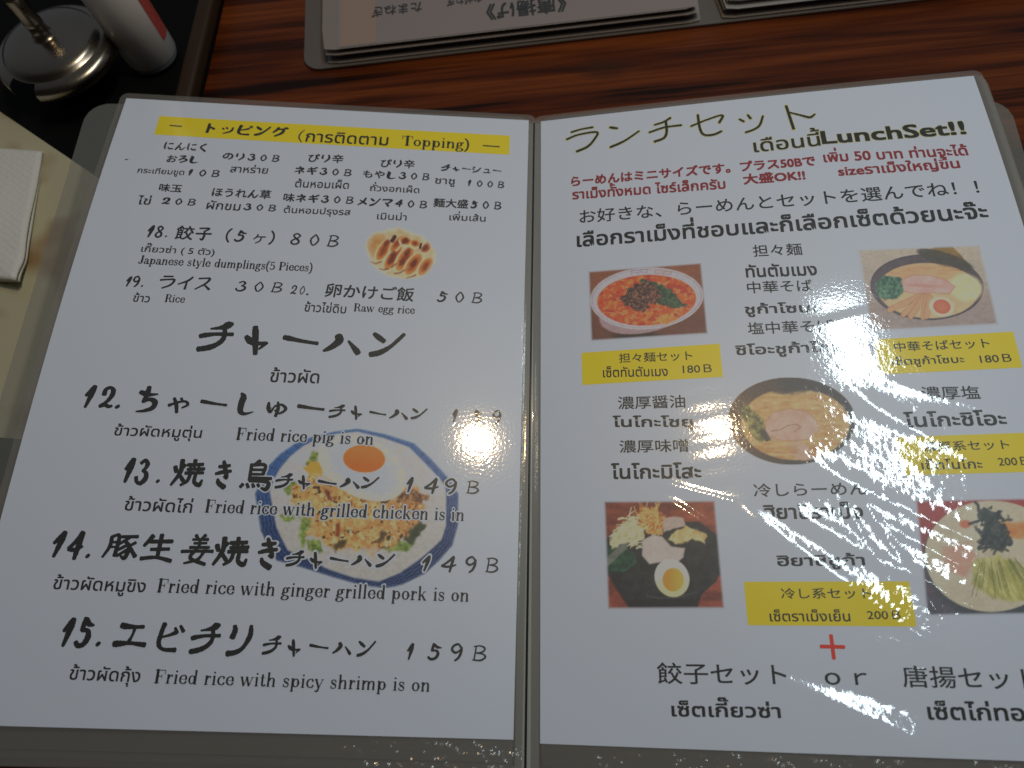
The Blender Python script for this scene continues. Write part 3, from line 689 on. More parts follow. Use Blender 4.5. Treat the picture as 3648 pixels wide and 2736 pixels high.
TEXTS = [('L', 'hand', 'トッピング', 44.5, 86.0, 17.0, 16.8, 6.9),
 ('L', 'thai', 'การติดตาม', 95.3, 137.6, 18.6, 18.2, 7.2),
 ('L', 'hand', 'にんにく', 26.0, 47.2, 30.1, 29.8, 5.5),
 ('L', 'hand', 'おろし', 29.2, 44.8, 38.1, 37.6, 5.0),
 ('L', 'thai', 'กระเทียมขูด', 16.8, 39.4, 46.7, 46.4, 4.9),
 ('L', 'hand', '１０Ｂ', 41.3, 56.6, 45.8, 45.5, 4.4),
 ('L', 'hand', 'のり３０Ｂ', 55.9, 84.3, 34.3, 34.0, 4.8),
 ('L', 'thai', 'สาหร่าย', 61.2, 79.7, 41.6, 41.2, 5.3),
 ('L', 'hand', 'ぴり辛', 98.4, 116.1, 32.3, 31.8, 5.4),
 ('L', 'hand', 'ネギ３０Ｂ', 92.7, 121.2, 40.3, 40.3, 5.0),
 ('L', 'thai', 'ต้นหอมเผ็ด', 94.2, 120.7, 48.3, 47.4, 5.6),
 ('L', 'hand', 'ぴり辛', 135.0, 152.3, 33.0, 32.6, 5.4),
 ('L', 'hand', 'もやし３０Ｂ', 126.9, 160.4, 40.4, 40.1, 4.9),
 ('L', 'thai', 'ถั่วงอกเผ็ด', 131.2, 155.9, 47.8, 47.5, 5.6),
 ('L', 'hand', 'チャーシュー', 165.8, 196.7, 33.6, 33.8, 4.5),
 ('L', 'thai', 'ชาชู', 163.2, 173.3, 42.9, 42.9, 4.9),
 ('L', 'hand', '１００Ｂ', 179.8, 198.4, 42.3, 42.3, 4.2),
 ('L', 'hand', '味玉', 29.3, 40.3, 55.9, 55.9, 4.8),
 ('L', 'thai', 'ไข่', 20.9, 27.2, 64.0, 63.8, 5.6),
 ('L', 'hand', '２０Ｂ', 32.4, 48.5, 63.7, 63.5, 4.2),
 ('L', 'hand', 'ほうれん草', 55.0, 83.5, 56.7, 56.4, 5.5),
 ('L', 'thai', 'ผักขม', 53.9, 70.1, 64.4, 64.3, 5.4),
 ('L', 'hand', '３０Ｂ', 71.5, 87.2, 64.4, 64.2, 4.2),
 ('L', 'hand', '味ネギ３０Ｂ', 89.7, 124.0, 57.4, 56.9, 5.1),
 ('L', 'thai', 'ต้นหอมปรุงรส', 91.0, 123.3, 65.0, 64.3, 5.8),
 ('L', 'hand', 'メンマ４０Ｂ', 126.1, 160.4, 57.2, 57.1, 5.1),
 ('L', 'thai', 'เมินม่า', 136.4, 150.9, 64.9, 64.7, 4.7),
 ('L', 'hand', '麺大盛５０Ｂ', 163.4, 197.4, 55.3, 55.1, 5.5),
 ('L', 'thai', 'เพิ่มเส้น', 171.8, 189.8, 62.6, 62.3, 5.6),
 ('L', 'handL', '餃子（５ヶ）８０Ｂ', 42.6, 119.6, 81.4, 81.2, 8.2),
 ('L', 'thai', 'เกี๊ยวซ่า ( 5 ตัว)', 28.8, 62.6, 91.3, 90.9, 6.1),
 ('L', 'handL', 'ライス', 40.6, 64.1, 108.8, 108.5, 7.2),
 ('L', 'handL', '３０Ｂ', 75.2, 96.7, 108.8, 108.2, 5.8),
 ('L', 'handL', '卵かけご飯', 116.5, 157.8, 108.1, 108.2, 7.5),
 ('L', 'handL', '５０Ｂ', 168.6, 190.1, 108.3, 108.0, 6.1),
 ('L', 'handL', '20.', 100.6, 109.1, 109.0, 109.0, 5.0),
 ('L', 'thai', 'ข้าว', 30.9, 38.3, 117.5, 117.5, 4.9),
 ('L', 'thai', 'ข้าวไข่ดิบ', 108.2, 127.3, 117.4, 117.3, 5.5),
 ('L', 'thai', 'ข้าวผัด', 97.8, 119.3, 152.4, 151.9, 7.3),
 ('L', 'thai', 'ข้าวผัดหมูตุ่น', 36.6, 73.0, 181.9, 181.3, 7.1),
 ('L', 'thai', 'ข้าวผัดไก่', 47.5, 74.7, 212.4, 212.4, 6.2),
 ('L', 'thai', 'ข้าวผัดหมูขิง', 26.5, 62.2, 245.5, 245.6, 7.6),
 ('L', 'thai', 'ข้าวผัดกุ้ง', 40.0, 66.5, 278.4, 278.7, 7.3),
 ('R', 'thaiY', 'เดือนนี้', 104.4, 135.4, 28.9, 28.7, 11.5),
 ('R', 'latY', 'LunchSet!!', 135.7, 198.9, 29.6, 31.6, 8.3),
 ('R', 'redB', 'らーめんはミニサイズです。プラス50Bで', 15.3, 131.2, 40.6, 42.8, 6.4),
 ('R', 'redT', 'เพิ่ม 50 บาท ท่านจะได้', 135.0, 197.1, 40.3, 43.8, 8.5),
 ('R', 'redT', 'ราเม็งทั้งหมด ไซร์เล็กครับ', 15.8, 89.3, 47.5, 50.2, 8.4),
 ('R', 'redB', '大盛OK!!', 97.6, 125.6, 49.9, 50.6, 6.4),
 ('R', 'redT', 'sizeราเม็งใหญ่ขึ้น', 140.2, 192.1, 49.8, 51.4, 9.1),
 ('R', 'pen', 'お好きな、らーめんとセットを選んでね！！', 19.2, 196.9, 62.3, 65.8, 8.0),
 ('R', 'thaiB', 'เลือกราเม็งที่ชอบและก็เลือกเซ็ตด้วยนะจ๊ะ', 17.6, 197.6, 73.7, 77.2, 11.9),
 ('R', 'pen', '担々麺', 97.8, 118.9, 90.2, 91.3, 6.4),
 ('R', 'thaiB', 'ทันตัมเมง', 93.6, 123.7, 100.5, 102.1, 6.9),
 ('R', 'pen', '中華そば', 93.4, 120.7, 109.0, 110.2, 6.1),
 ('R', 'thaiB', 'ชูก้าโซบะ', 91.3, 121.9, 120.3, 121.8, 7.0),
 ('R', 'pen', '塩中華そば', 91.6, 126.7, 129.4, 130.5, 6.0),
 ('R', 'thaiB', 'ชิโอะชูก้าโซบะ', 85.5, 132.7, 139.9, 141.1, 7.0),
 ('R', 'penG', '担々麺セット', 35.4, 67.2, 139.7, 140.6, 4.7),
 ('R', 'thaiG', 'เซ็ตทันตัมเมง', 28.1, 56.3, 145.9, 147.1, 5.4),
 ('R', 'penG', '180Ｂ', 62.7, 74.9, 146.9, 147.2, 3.8),
 ('R', 'penG', '中華そばセット', 148.9, 184.9, 142.3, 142.8, 4.5),
 ('R', 'thaiG', 'เซ็ตชูก้าโซบะ', 146.9, 174.2, 149.2, 149.6, 5.0),
 ('R', 'penG', '180Ｂ', 180.0, 191.5, 149.7, 149.8, 3.5),
 ('R', 'pen', '濃厚醤油', 34.2, 62.7, 161.1, 161.9, 6.0),
 ('R', 'thaiB', 'โนโกะโชยุ', 31.6, 65.2, 170.2, 171.8, 6.8),
 ('R', 'pen', '濃厚味噌', 34.1, 62.7, 181.0, 181.7, 5.7),
 ('R', 'thaiB', 'โนโกะมิโสะ', 30.2, 67.0, 191.7, 192.6, 7.0),
 ('R', 'pen', '濃厚塩', 155.8, 177.1, 163.4, 164.1, 5.8),
 ('R', 'thaiB', 'โนโกะชิโอะ', 147.5, 184.3, 174.3, 174.9, 6.6),
 ('R', 'penG', '濃厚系セット', 152.5, 183.2, 185.8, 186.0, 4.1),
 ('R', 'thaiG', 'เซ็ตโนโกะ', 150.6, 172.2, 193.0, 193.1, 4.3),
 ('R', 'penG', '200Ｂ', 178.0, 188.4, 192.7, 192.7, 3.3),
 ('R', 'pen', '冷しらーめん', 86.8, 129.4, 201.6, 201.9, 5.5),
 ('R', 'thaiB', 'ฮิยาชิราเม็ง', 89.7, 126.6, 210.0, 210.5, 6.8),
 ('R', 'thaiB', 'ฮิยาชิชูก้า', 92.7, 124.6, 230.0, 229.9, 6.2),
 ('R', 'penG', '冷し系セット', 92.9, 125.1, 241.9, 241.8, 4.0),
 ('R', 'thaiG', 'เซ็ตราเม็งเย็น', 87.9, 116.6, 250.0, 249.8, 4.4),
 ('R', 'penG', '200Ｂ', 122.6, 134.1, 249.6, 249.5, 3.1),
 ('R', 'pen', '餃子セット', 44.9, 91.7, 271.2, 270.8, 7.6),
 ('R', 'pen', 'ｏｒ', 104.9, 119.5, 272.0, 271.9, 4.2),
 ('R', 'pen', '唐揚セット', 131.5, 175.5, 270.7, 270.7, 7.4),
 ('R', 'thaiB', 'เซ็ตเกี๊ยวซ่า', 49.4, 88.3, 282.8, 282.3, 6.9),
 ('R', 'thaiB', 'เซ็ตไก่ทอด', 138.0, 174.8, 281.7, 281.3, 6.4)]
SERIF = [('Topping)', 144.6, 179.4, 20.9, 21.0, 6.2),
 ('Japanese style dumplings(5 Pieces)', 28.9, 109.1, 99.8, 98.7, 4.4),
 ('Rice', 45.0, 53.8, 119.1, 119.0, 3.9),
 ('Raw egg rice', 130.7, 158.8, 118.5, 118.2, 4.0),
 ('Fried rice pig is on', 87.5, 146.0, 183.2, 182.7, 5.4),
 ('Fried rice with grilled chicken is in', 79.9, 187.0, 214.9, 214.2, 5.3),
 ('Fried rice with ginger grilled pork is on', 66.7, 190.6, 247.3, 246.9, 5.2),
 ('Fried rice with spicy shrimp is on', 71.9, 177.2, 280.7, 280.9, 4.8)]
BRUSH = [('L',
  'tit',
  [('チ', 63.5, 127.8, 78.5, 142.5),
   ('ャ', 83.8, 128.9, 94.3, 143.3),
   ('ー', 100.6, 132.7, 116.7, 137.0),
   ('ハ', 119.1, 130.7, 135.7, 140.2),
   ('ン', 140.0, 128.5, 155.5, 140.9)]),
 ('L', 'num', [('1', 29.7, 78.2, 32.3, 85.2), ('8', 33.2, 78.3, 37.0, 84.9), ('.', 37.9, 83.3, 39.0, 84.6)]),
 ('L', 'num', [('1', 26.0, 106.8, 28.1, 112.3), ('9', 28.8, 106.5, 31.9, 112.3), ('.', 32.8, 110.9, 33.9, 112.2)]),
 ('L', 'num', [('1', 21.2, 161.5, 25.0, 172.2), ('2', 27.8, 161.9, 33.3, 171.8), ('.', 34.6, 169.6, 36.5, 172.2)]),
 ('L',
  'big',
  [('ち', 43.3, 160.7, 51.4, 172.9),
   ('ゃ', 56.4, 165.3, 65.0, 172.5),
   ('ー', 69.8, 165.9, 81.3, 168.4),
   ('し', 85.6, 161.5, 93.3, 171.9),
   ('ゅ', 98.3, 165.0, 107.1, 172.0),
   ('ー', 111.4, 166.0, 123.3, 168.2)]),
 ('L',
  'sml',
  [('チ', 125.4, 165.1, 132.4, 171.2),
   ('ャ', 134.9, 165.2, 139.6, 171.7),
   ('ー', 142.9, 167.2, 150.3, 169.2),
   ('ハ', 151.7, 166.0, 159.8, 170.5),
   ('ン', 161.2, 164.9, 168.2, 170.1)]),
 ('L', 'pri', [('1', 179.5, 164.5, 181.6, 170.7), ('5', 188.1, 164.3, 192.4, 170.5), ('9', 197.2, 164.3, 201.1, 170.6)]),
 ('L', 'num', [('1', 44.6, 193.2, 47.9, 204.0), ('3', 49.4, 193.7, 54.2, 204.3), ('.', 57.7, 201.7, 59.7, 203.7)]),
 ('L', 'big', [('焼', 63.6, 192.6, 77.0, 204.5), ('き', 81.5, 192.5, 88.0, 204.6), ('鳥', 92.0, 191.8, 105.2, 204.8)]),
 ('L',
  'sml',
  [('チ', 106.8, 197.1, 114.0, 203.5),
   ('ャ', 116.1, 197.6, 121.3, 203.6),
   ('ー', 124.4, 199.2, 132.3, 201.2),
   ('ハ', 133.7, 198.0, 142.0, 202.2),
   ('ン', 142.7, 196.9, 150.0, 202.0)]),
 ('L',
  'pri',
  [('1', 161.9, 196.3, 164.6, 203.1),
   ('4', 169.3, 196.5, 175.4, 203.3),
   ('9', 178.0, 196.3, 183.3, 203.1),
   ('B', 187.3, 196.8, 192.6, 202.5)]),
 ('L', 'num', [('1', 22.9, 224.7, 27.4, 235.4), ('4', 28.9, 224.7, 34.5, 235.9), ('.', 36.1, 233.1, 38.4, 235.4)]),
 ('L',
  'big',
  [('豚', 42.6, 225.4, 56.0, 235.0),
   ('生', 57.8, 224.4, 70.3, 235.4),
   ('姜', 73.3, 224.0, 86.2, 236.3),
   ('焼', 86.1, 224.4, 100.2, 236.3),
   ('き', 104.0, 224.2, 111.7, 236.7)]),
 ('L',
  'sml',
  [('チ', 115.6, 229.1, 122.8, 235.4),
   ('ャ', 125.1, 229.4, 130.2, 236.1),
   ('ー', 133.1, 231.1, 140.8, 233.1),
   ('ハ', 141.9, 230.1, 150.1, 234.3),
   ('ン', 151.9, 229.0, 159.4, 234.5)]),
 ('L',
  'pri',
  [('1', 170.8, 229.1, 174.3, 235.6),
   ('4', 178.5, 229.1, 184.7, 235.6),
   ('9', 188.4, 228.9, 193.1, 235.5),
   ('B', 196.8, 229.1, 202.0, 235.1)]),
 ('L', 'num', [('1', 34.2, 257.9, 38.1, 268.8), ('5', 39.4, 257.4, 45.5, 268.6), ('.', 47.2, 266.1, 49.4, 268.5)]),
 ('L',
  'big',
  [('エ', 53.8, 259.5, 66.4, 267.8), ('ビ', 70.1, 258.6, 80.6, 269.2), ('チ', 83.0, 258.4, 94.3, 269.6), ('リ', 97.3, 258.5, 106.7, 270.0)]),
 ('L',
  'sml',
  [('チ', 111.0, 262.3, 118.1, 269.2),
   ('ャ', 120.7, 263.4, 125.7, 269.8),
   ('ー', 129.0, 264.9, 136.5, 266.7),
   ('ハ', 138.1, 263.9, 145.4, 268.4),
   ('ン', 147.7, 263.0, 154.8, 269.0)]),
 ('L',
  'pri',
  [('1', 167.4, 263.4, 169.9, 269.7),
   ('5', 175.4, 263.1, 180.8, 269.4),
   ('9', 184.4, 263.1, 189.2, 269.6),
   ('B', 193.0, 263.5, 198.4, 269.3)]),
 ('R',
  'ttl',
  [('ラp', 13.1, 7.2, 29.4, 22.6),
   ('ンp', 35.3, 8.6, 50.8, 22.5),
   ('チp', 55.2, 6.9, 71.8, 22.1),
   ('セp', 75.9, 7.0, 92.1, 21.4),
   ('ッp', 99.3, 10.3, 111.2, 22.2),
   ('トp', 121.7, 7.2, 135.2, 23.0)])]
BANDS = {'b1': (18.8, 135.8, 79.2, 151.6),
 'b2': (141.7, 138.3, 194.7, 154.3),
 'b3': (143.0, 181.5, 190.5, 197.1),
 'b4': (79.7, 237.5, 139.0, 253.6),
 'head': (19.5, 10.8, 200.3, 23.2)}
PHOTOS = {'gy': ([[129.5, 71.4], [166.9, 68.9], [168.9, 99.4], [132.7, 101.7]],
        [[212.0, 133.0], [1731.0, 133.0], [1731.0, 1202.0], [212.0, 1202.0]]),
 'p1': ([[22.5, 93.3], [75.0, 93.9], [75.0, 130.9], [22.9, 130.5]], [[309.0, 217.0], [1661.0, 113.0], [1743.0, 966.0], [341.0, 1053.0]]),
 'p2': ([[141.9, 93.7], [191.4, 96.0], [190.4, 135.0], [140.7, 134.8]],
        [[330.0, 215.0], [1723.0, 161.0], [1936.0, 1070.0], [472.0, 1153.0]]),
 'p3bowl': ([[81.4, 152.0], [133.1, 155.1], [127.7, 192.4], [78.0, 190.7]],
            [[185.0, 185.0], [2107.0, 185.0], [2107.0, 1477.0], [185.0, 1477.0]]),
 'p4': ([[26.5, 204.2], [71.8, 205.1], [72.0, 247.8], [26.7, 248.2]], [[163.0, 211.0], [1493.0, 201.0], [1609.0, 1496.0], [207.0, 1503.0]]),
 'p5': ([[146.0, 206.9], [193.2, 206.9], [189.7, 249.0], [142.9, 250.0]],
        [[178.0, 243.0], [1639.0, 213.0], [1819.0, 1472.0], [302.0, 1494.0]]),
 'p6bowl': ([[94.0, 177.6], [182.7, 173.3], [186.4, 241.7], [104.1, 244.4]],
            [[129.0, 112.0], [1947.0, 112.0], [1947.0, 1522.0], [129.0, 1522.0]])}

# ------------------------------------------------------------------ the printed dish photographs
def ell(x, y, cx, cy, rx, ry, rot=0.0):
    c, s = math.cos(rot), math.sin(rot)
    dx, dy = x - cx, y - cy
    return np.sqrt(((dx * c + dy * s) / rx) ** 2 + ((-dx * s + dy * c) / ry) ** 2)
def poly_sd(x, y, pts):
    """signed distance to a polygon, negative inside"""
    P = np.array(pts, float); d = np.full(x.shape, 1e9); ins = np.zeros(x.shape, bool)
    for i in range(len(P)):
        a, b = P[i - 1], P[i]
        e = b - a; L2 = (e ** 2).sum()
        t = np.clip(((x - a[0]) * e[0] + (y - a[1]) * e[1]) / L2, 0, 1)
        d = np.minimum(d, np.hypot(x - a[0] - t * e[0], y - a[1] - t * e[1]))
        c = ((a[1] > y) != (b[1] > y)) & (x < (b[0] - a[0]) * (y - a[1]) / (b[1] - a[1] + 1e-9) + a[0])
        ins ^= c
    return np.where(ins, -d, d)
def line_d(x, y, pts):
    d = np.full(x.shape, 1e9)
    for i in range(len(pts) - 1):
        ax, ay = pts[i]; bx, by = pts[i + 1]
        ex, ey = bx - ax, by - ay
        t = np.clip(((x - ax) * ex + (y - ay) * ey) / (ex * ex + ey * ey + 1e-9), 0, 1)
        d = np.minimum(d, np.hypot(x - ax - t * ex, y - ay - t * ey))
    return d
class Paint:
    def __init__(self, x, y, bg):
        self.x, self.y = x, y
        self.c = np.zeros(x.shape + (3,)); self.c[:] = bg
    def put(self, m, col):
        m = np.clip(m, 0, 1)[..., None]
        self.c = self.c * (1 - m) + np.asarray(col, float) * m
    def ramp(self, m, f, c0, c1):
        f = np.clip(f, 0, 1)[..., None]
        self.put(m, np.asarray(c0, float) * (1 - f) + np.asarray(c1, float) * f)
def soft(d, e=0.03): return sstep(1 + e, 1 - e, d)
PAPER_S = (232, 233, 237)

def paint_tantan(x, y):
    n = lambda s, k=1: fbm(x / s, y / s, k, 3)
    P = Paint(x, y, (0, 0, 0))
    P.ramp(np.ones_like(x), sstep(150, 1000, y) * 0.8 + 0.3 * (n(90, 3) - .5), (150, 92, 62), (108, 66, 52))
    P.put(soft(ell(x, y, 900, 985, 260, 55), .5) * .85, (52, 34, 28))
    P.put(soft(ell(x, y, 1000, 700, 560, 250, -.2), .03), (178, 150, 158))
    P.put(soft(ell(x, y, 1010, 545, 672, 368, -.06), .012), (196, 192, 204))
    P.put(soft(np.abs(ell(x, y, 1010, 545, 648, 345, -.06) - 1) / .012 , .5) * .35, (172, 130, 140))
    inn = soft(ell(x, y, 1010, 568, 585, 300, -.05), .015)
    P.ramp(inn, n(60, 5) * 1.3 - .15, (196, 70, 34), (224, 112, 44))
    P.put(inn * sstep(.55, .68, fbm(x / 46, y / 30, 8, 3)), (226, 142, 84))
    P.put(inn * sstep(.60, .74, fbm(x / 34, y / 40, 9, 3)) * .8, (236, 150, 60))
    P.put(inn * sstep(.62, .75, fbm(x / 80, y / 50, 14, 2)) * .7, (180, 56, 40))
    for k, (bx, by) in enumerate([(880, 225), (985, 218), (1160, 232), (1260, 245)]):
        P.put(soft(np.maximum(np.abs(x - bx) / 44, np.abs(y - by - (x - bx) * .05) / 20), .2) * soft(2 - np.maximum(np.abs(x - bx) / 36, np.abs(y - by) / 13), .2) * .6, (150, 120, 160) if k < 2 else (190, 110, 100))
    g = poly_sd(x, y, [(940, 345), (990, 318), (1090, 340), (1200, 390), (1330, 470), (1400, 560), (1480, 632), (1340, 665), (1190, 640), (1080, 480)]) + 60 * (n(40, 12) - .5)
    P.ramp(sstep(12, -12, g), n(22, 13) * 1.8 - .45, (44, 64, 46), (96, 124, 90))
    m = poly_sd(x, y, [(880, 370), (1000, 350), (1120, 410), (1180, 500), (1170, 610), (1050, 640), (1000, 730), (920, 690), (780, 630), (690, 560), (770, 470)]) + 90 * (n(36, 15) - .5)
    P.ramp(sstep(12, -12, m), n(17, 16) * 2.2 - .65, (58, 36, 30), (172, 116, 96))
    P.put(sstep(12, -12, m) * sstep(.58, .7, n(26, 18)), (66, 62, 40))
    e = poly_sd(x, y, [(1110, 770), (1200, 735), (1330, 730), (1380, 790), (1260, 850), (1120, 830)]) + 50 * (n(40, 22) - .5)
    P.ramp(sstep(10, -10, e), n(22, 23) * 1.6 - .3, (216, 120, 50), (240, 178, 92))
    return P.c

def paint_soba(x, y):
    n = lambda s, k=1: fbm(x / s, y / s, k, 3)
    P = Paint(x, y, (0, 0, 0))
    P.ramp(np.ones_like(x), sstep(200, 1100, y), (196, 184, 170), (168, 150, 146))
    nori = poly_sd(x, y, [(1060, 285), (1240, 175), (1390, 165), (1500, 280), (1720, 560), (1600, 600), (1300, 420)])
    P.ramp(sstep(9, -9, nori), sstep(250, 420, y) + .3 * (n(60, 3) - .5), (152, 122, 62), (92, 78, 52))
    P.put(soft(ell(x, y, 1120, 650, 640, 370, .04), .012), (82, 74, 84))
    P.put(soft(ell(x, y, 1120, 645, 622, 352, .04), .015), (98, 84, 88))
    inn = soft(ell(x, y, 1135, 690, 570, 310, .03), .02)
    P.ramp(inn, n(80, 5), (212, 172, 128), (232, 200, 158))
    P.put(soft(ell(x, y, 1330, 340, 330, 80, .33), .1) * .9, (82, 76, 62))
    P.ramp(inn * sstep(330, 480, y) * sstep(700, 420, y), fbm(x / 130, y / 22, 7, 3) * 1.4 - .2, (200, 150, 108), (230, 186, 140))
    P.ramp(soft(ell(x, y, 1560, 660, 190, 150, .3), .2), n(40, 8), (214, 200, 150), (236, 226, 188))
    for a, b in [((1060, 750), (700, 910)), ((1075, 760), (860, 960)), ((1100, 760), (940, 980)), ((1130, 760), (1085, 990)), ((1160, 770), (1120, 980))]:
        P.put(sstep(34, 24, line_d(x, y, [a, b])), (214, 164, 124)); P.put(sstep(8, 2, np.abs(line_d(x, y, [a, b]) - 32)) * .5, (170, 118, 80))
    ch = poly_sd(x, y, [(850, 570), (960, 520), (1150, 520), (1330, 570), (1440, 650), (1380, 730), (1200, 720), (1000, 730), (840, 700)])
    P.ramp(sstep(14, -10, ch), n(70, 9) * 1.3 - .1, (210, 160, 152), (228, 190, 184))
    P.put(sstep(10, 0, np.abs(ch)) * .6, (186, 124, 92))
    P.put(soft(ell(x, y, 1100, 640, 190, 16, .05), .6) * .4, (180, 120, 110))
    gr = poly_sd(x, y, [(540, 610), (640, 520), (830, 560), (850, 700), (790, 790), (640, 800), (560, 740)]) + 40 * (n(50, 17) - .5)
    P.ramp(sstep(14, -10, gr), n(26, 11) * 2 - .5, (46, 84, 70), (112, 156, 122))
    P.put(soft(ell(x, y, 1290, 872, 145, 108, .25), .03), (228, 202, 180)); P.put(soft(ell(x, y, 1295, 872, 98, 78, .2), .05), (222, 110, 78))
    P.put(soft(ell(x, y, 1290, 872, 60, 45, .2), .4) * .6, (232, 136, 96))
    return P.c

def paint_noko(x, y):
    n = lambda s, k=1: fbm(x / s, y / s, k, 3)
    P = Paint(x, y, PAPER_S)
    bowl = soft(ell(x, y, 1120, 830, 940, 645, .02), .012)
    P.ramp(bowl, sstep(300, 1200, x) * .8 + .3 * (n(120, 3) - .5), (102, 78, 66), (62, 62, 64))
    k = np.maximum(np.abs(np.mod(x + y * .4, 150) - 75), np.abs(np.mod(y - x * .45, 150) - 75)) / 75
    P.put(bowl * sstep(.82, .72, np.abs(k - .55) * 6) * soft(ell(x, y, 640, 480, 420, 200, -.55), .2) * .3, (130, 108, 96))
    inn = soft(ell(x, y, 1180, 880, 800, 530, .02), .02)
    top = inn * sstep(360, 440, y - 70 * n(100, 6) + np.abs(x - 1100) * .12)
    P.ramp(top, fbm(x / 150, y / 38, 5, 3) * 1.5 - .25, (192, 148, 88), (222, 192, 138))
    g = poly_sd(x, y, [(380, 640), (480, 600), (620, 740), (740, 830), (700, 950), (820, 1120), (700, 1160), (560, 1080), (470, 900), (380, 780)]) + 70 * (n(60, 8) - .5)
    P.ramp(sstep(14, -14, g), n(46, 9) * 1.8 - .4, (86, 84, 50), (176, 168, 96))
    P.put(sstep(14, -14, poly_sd(x, y, [(660, 1000), (740, 930), (840, 1130), (760, 1150)]) + 30 * (n(40, 4) - .5)), (74, 68, 58))
    m = poly_sd(x, y, [(760, 850), (860, 720), (1100, 660), (1350, 700), (1500, 830), (1540, 980), (1360, 1120), (1000, 1130), (820, 1090), (740, 970)])
    P.ramp(sstep(16, -16, m), n(120, 10) * 1.2 - .1, (196, 158, 138), (218, 186, 172))
    P.put(sstep(12, 0, np.abs(m)) * .6, (178, 128, 92))
    P.put(sstep(12, 2, line_d(x, y, [(840, 990), (960, 975), (1080, 910), (1200, 890), (1270, 930), (1180, 1000)])) * .7, (150, 104, 92))
    P.put(sstep(14, -14, poly_sd(x, y, [(1080, 1180), (1250, 1130), (1400, 1230), (1500, 1390), (1300, 1420), (1120, 1330)])), (204, 172, 150))
    P.put(inn * sstep(1150, 1260, y) * sstep(.52, .62, fbm(x / 160, y / 40, 13, 2)) * .6, (188, 134, 76))
    return P.c

def paint_hiya(x, y):
    n = lambda s, k=1: fbm(x / s, y / s, k, 3)
    P = Paint(x, y, (0, 0, 0))
    P.ramp(np.ones_like(x), fbm(x / 220, y / 60, 2, 3) * 1.4 - .2, (112, 54, 42), (178, 92, 64))
    bowl = poly_sd(x, y, [(190, 680), (330, 560), (900, 480), (1300, 470), (1520, 640), (1560, 1060), (1500, 1180), (1330, 1330), (1280, 1460), (480, 1470), (260, 1170), (205, 1080)])
    P.ramp(sstep(14, -14, bowl), n(70, 4) * 1.2 - .1, (34, 36, 36), (66, 64, 60))
    P.put(sstep(14, -14, poly_sd(x, y, [(250, 1180), (430, 1390), (1250, 1380), (1330, 1330), (1280, 1500), (470, 1480)])) * .7, (38, 30, 32))
    P.put(sstep(9, 2, line_d(x, y, [(690, 1345), (850, 1370), (1050, 1365), (1280, 1300)])) * .5, (120, 118, 120))
    P.ramp(sstep(14, -14, poly_sd(x, y, [(190, 680), (260, 820), (390, 700), (560, 900), (560, 980), (400, 1080), (210, 1050)]) + 40 * (n(50, 6) - .5)), n(50, 7) * 1.6 - .3, (28, 58, 46), (66, 112, 80))
    P.put(sstep(20, -10, line_d(x, y, [(210, 960), (420, 760)]) - 38) * .75, (150, 142, 136))
    lp = sstep(26, -10, poly_sd(x, y, [(250, 640), (430, 480), (540, 400), (660, 560), (660, 640), (560, 760), (400, 730), (270, 800)]) + 90 * (n(40, 9) - .5))
    P.ramp(lp, n(26, 10) * 1.6 - .3, (190, 184, 140), (226, 222, 188))
    og = sstep(26, -10, poly_sd(x, y, [(600, 240), (690, 300), (800, 330), (890, 420), (880, 620), (760, 640), (640, 560), (580, 420)]) + 100 * (n(36, 12) - .5))
    P.ramp(og, n(24, 13) * 1.9 - .45, (190, 112, 52), (232, 190, 118))
    r2 = random.Random(3)
    for k in range(34):
        ax, ay = r2.uniform(230, 620), r2.uniform(420, 800); an = r2.uniform(-1.4, .3); L = r2.uniform(60, 170)
        P.put(sstep(11, 4, line_d(x, y, [(ax, ay), (ax + L * .5 * math.cos(an), ay + L * .5 * math.sin(an) - 14), (ax + L * math.cos(an), ay + L * math.sin(an))])) * .8, (228, 222, 186))
    for k in range(26):
        ax, ay = r2.uniform(560, 860), r2.uniform(330, 600); an = r2.uniform(-2.4, -.5); L = r2.uniform(60, 180)
        P.put(sstep(10, 3, line_d(x, y, [(ax, ay), (ax + L * math.cos(an), ay + L * math.sin(an))])) * .8, (236, 196, 120))
    P.ramp(sstep(14, -14, poly_sd(x, y, [(980, 620), (1150, 520), (1390, 620), (1370, 740), (1230, 680), (1180, 720), (1020, 740), (940, 690)]) + 40 * (n(50, 14) - .5)), n(40, 15) * 1.3 - .1, (214, 168, 96), (226, 214, 170))
    P.put(sstep(12, -12, poly_sd(x, y, [(890, 430), (1020, 410), (1120, 420), (1150, 520), (1010, 560), (880, 600)]) + 20 * (n(40, 16) - .5)), (200, 180, 172))
    ham = poly_sd(x, y, [(640, 690), (760, 630), (870, 650), (980, 770), (1140, 790), (1120, 900), (1050, 960), (900, 950), (720, 980), (630, 880)])
    P.ramp(sstep(14, -14, ham), n(160, 18), (196, 184, 182), (214, 204, 200))
    egg = ell(x, y, 985, 1140, 200, 225, -.5)
    P.ramp(soft(egg, .03), sstep(1000, 1330, y), (222, 226, 226), (232, 222, 166))
    P.ramp(soft(ell(x, y, 1000, 1160, 125, 135), .05), sstep(900, 1120, x), (222, 156, 52), (238, 186, 78))
    r3 = random.Random(9)
    return P.c

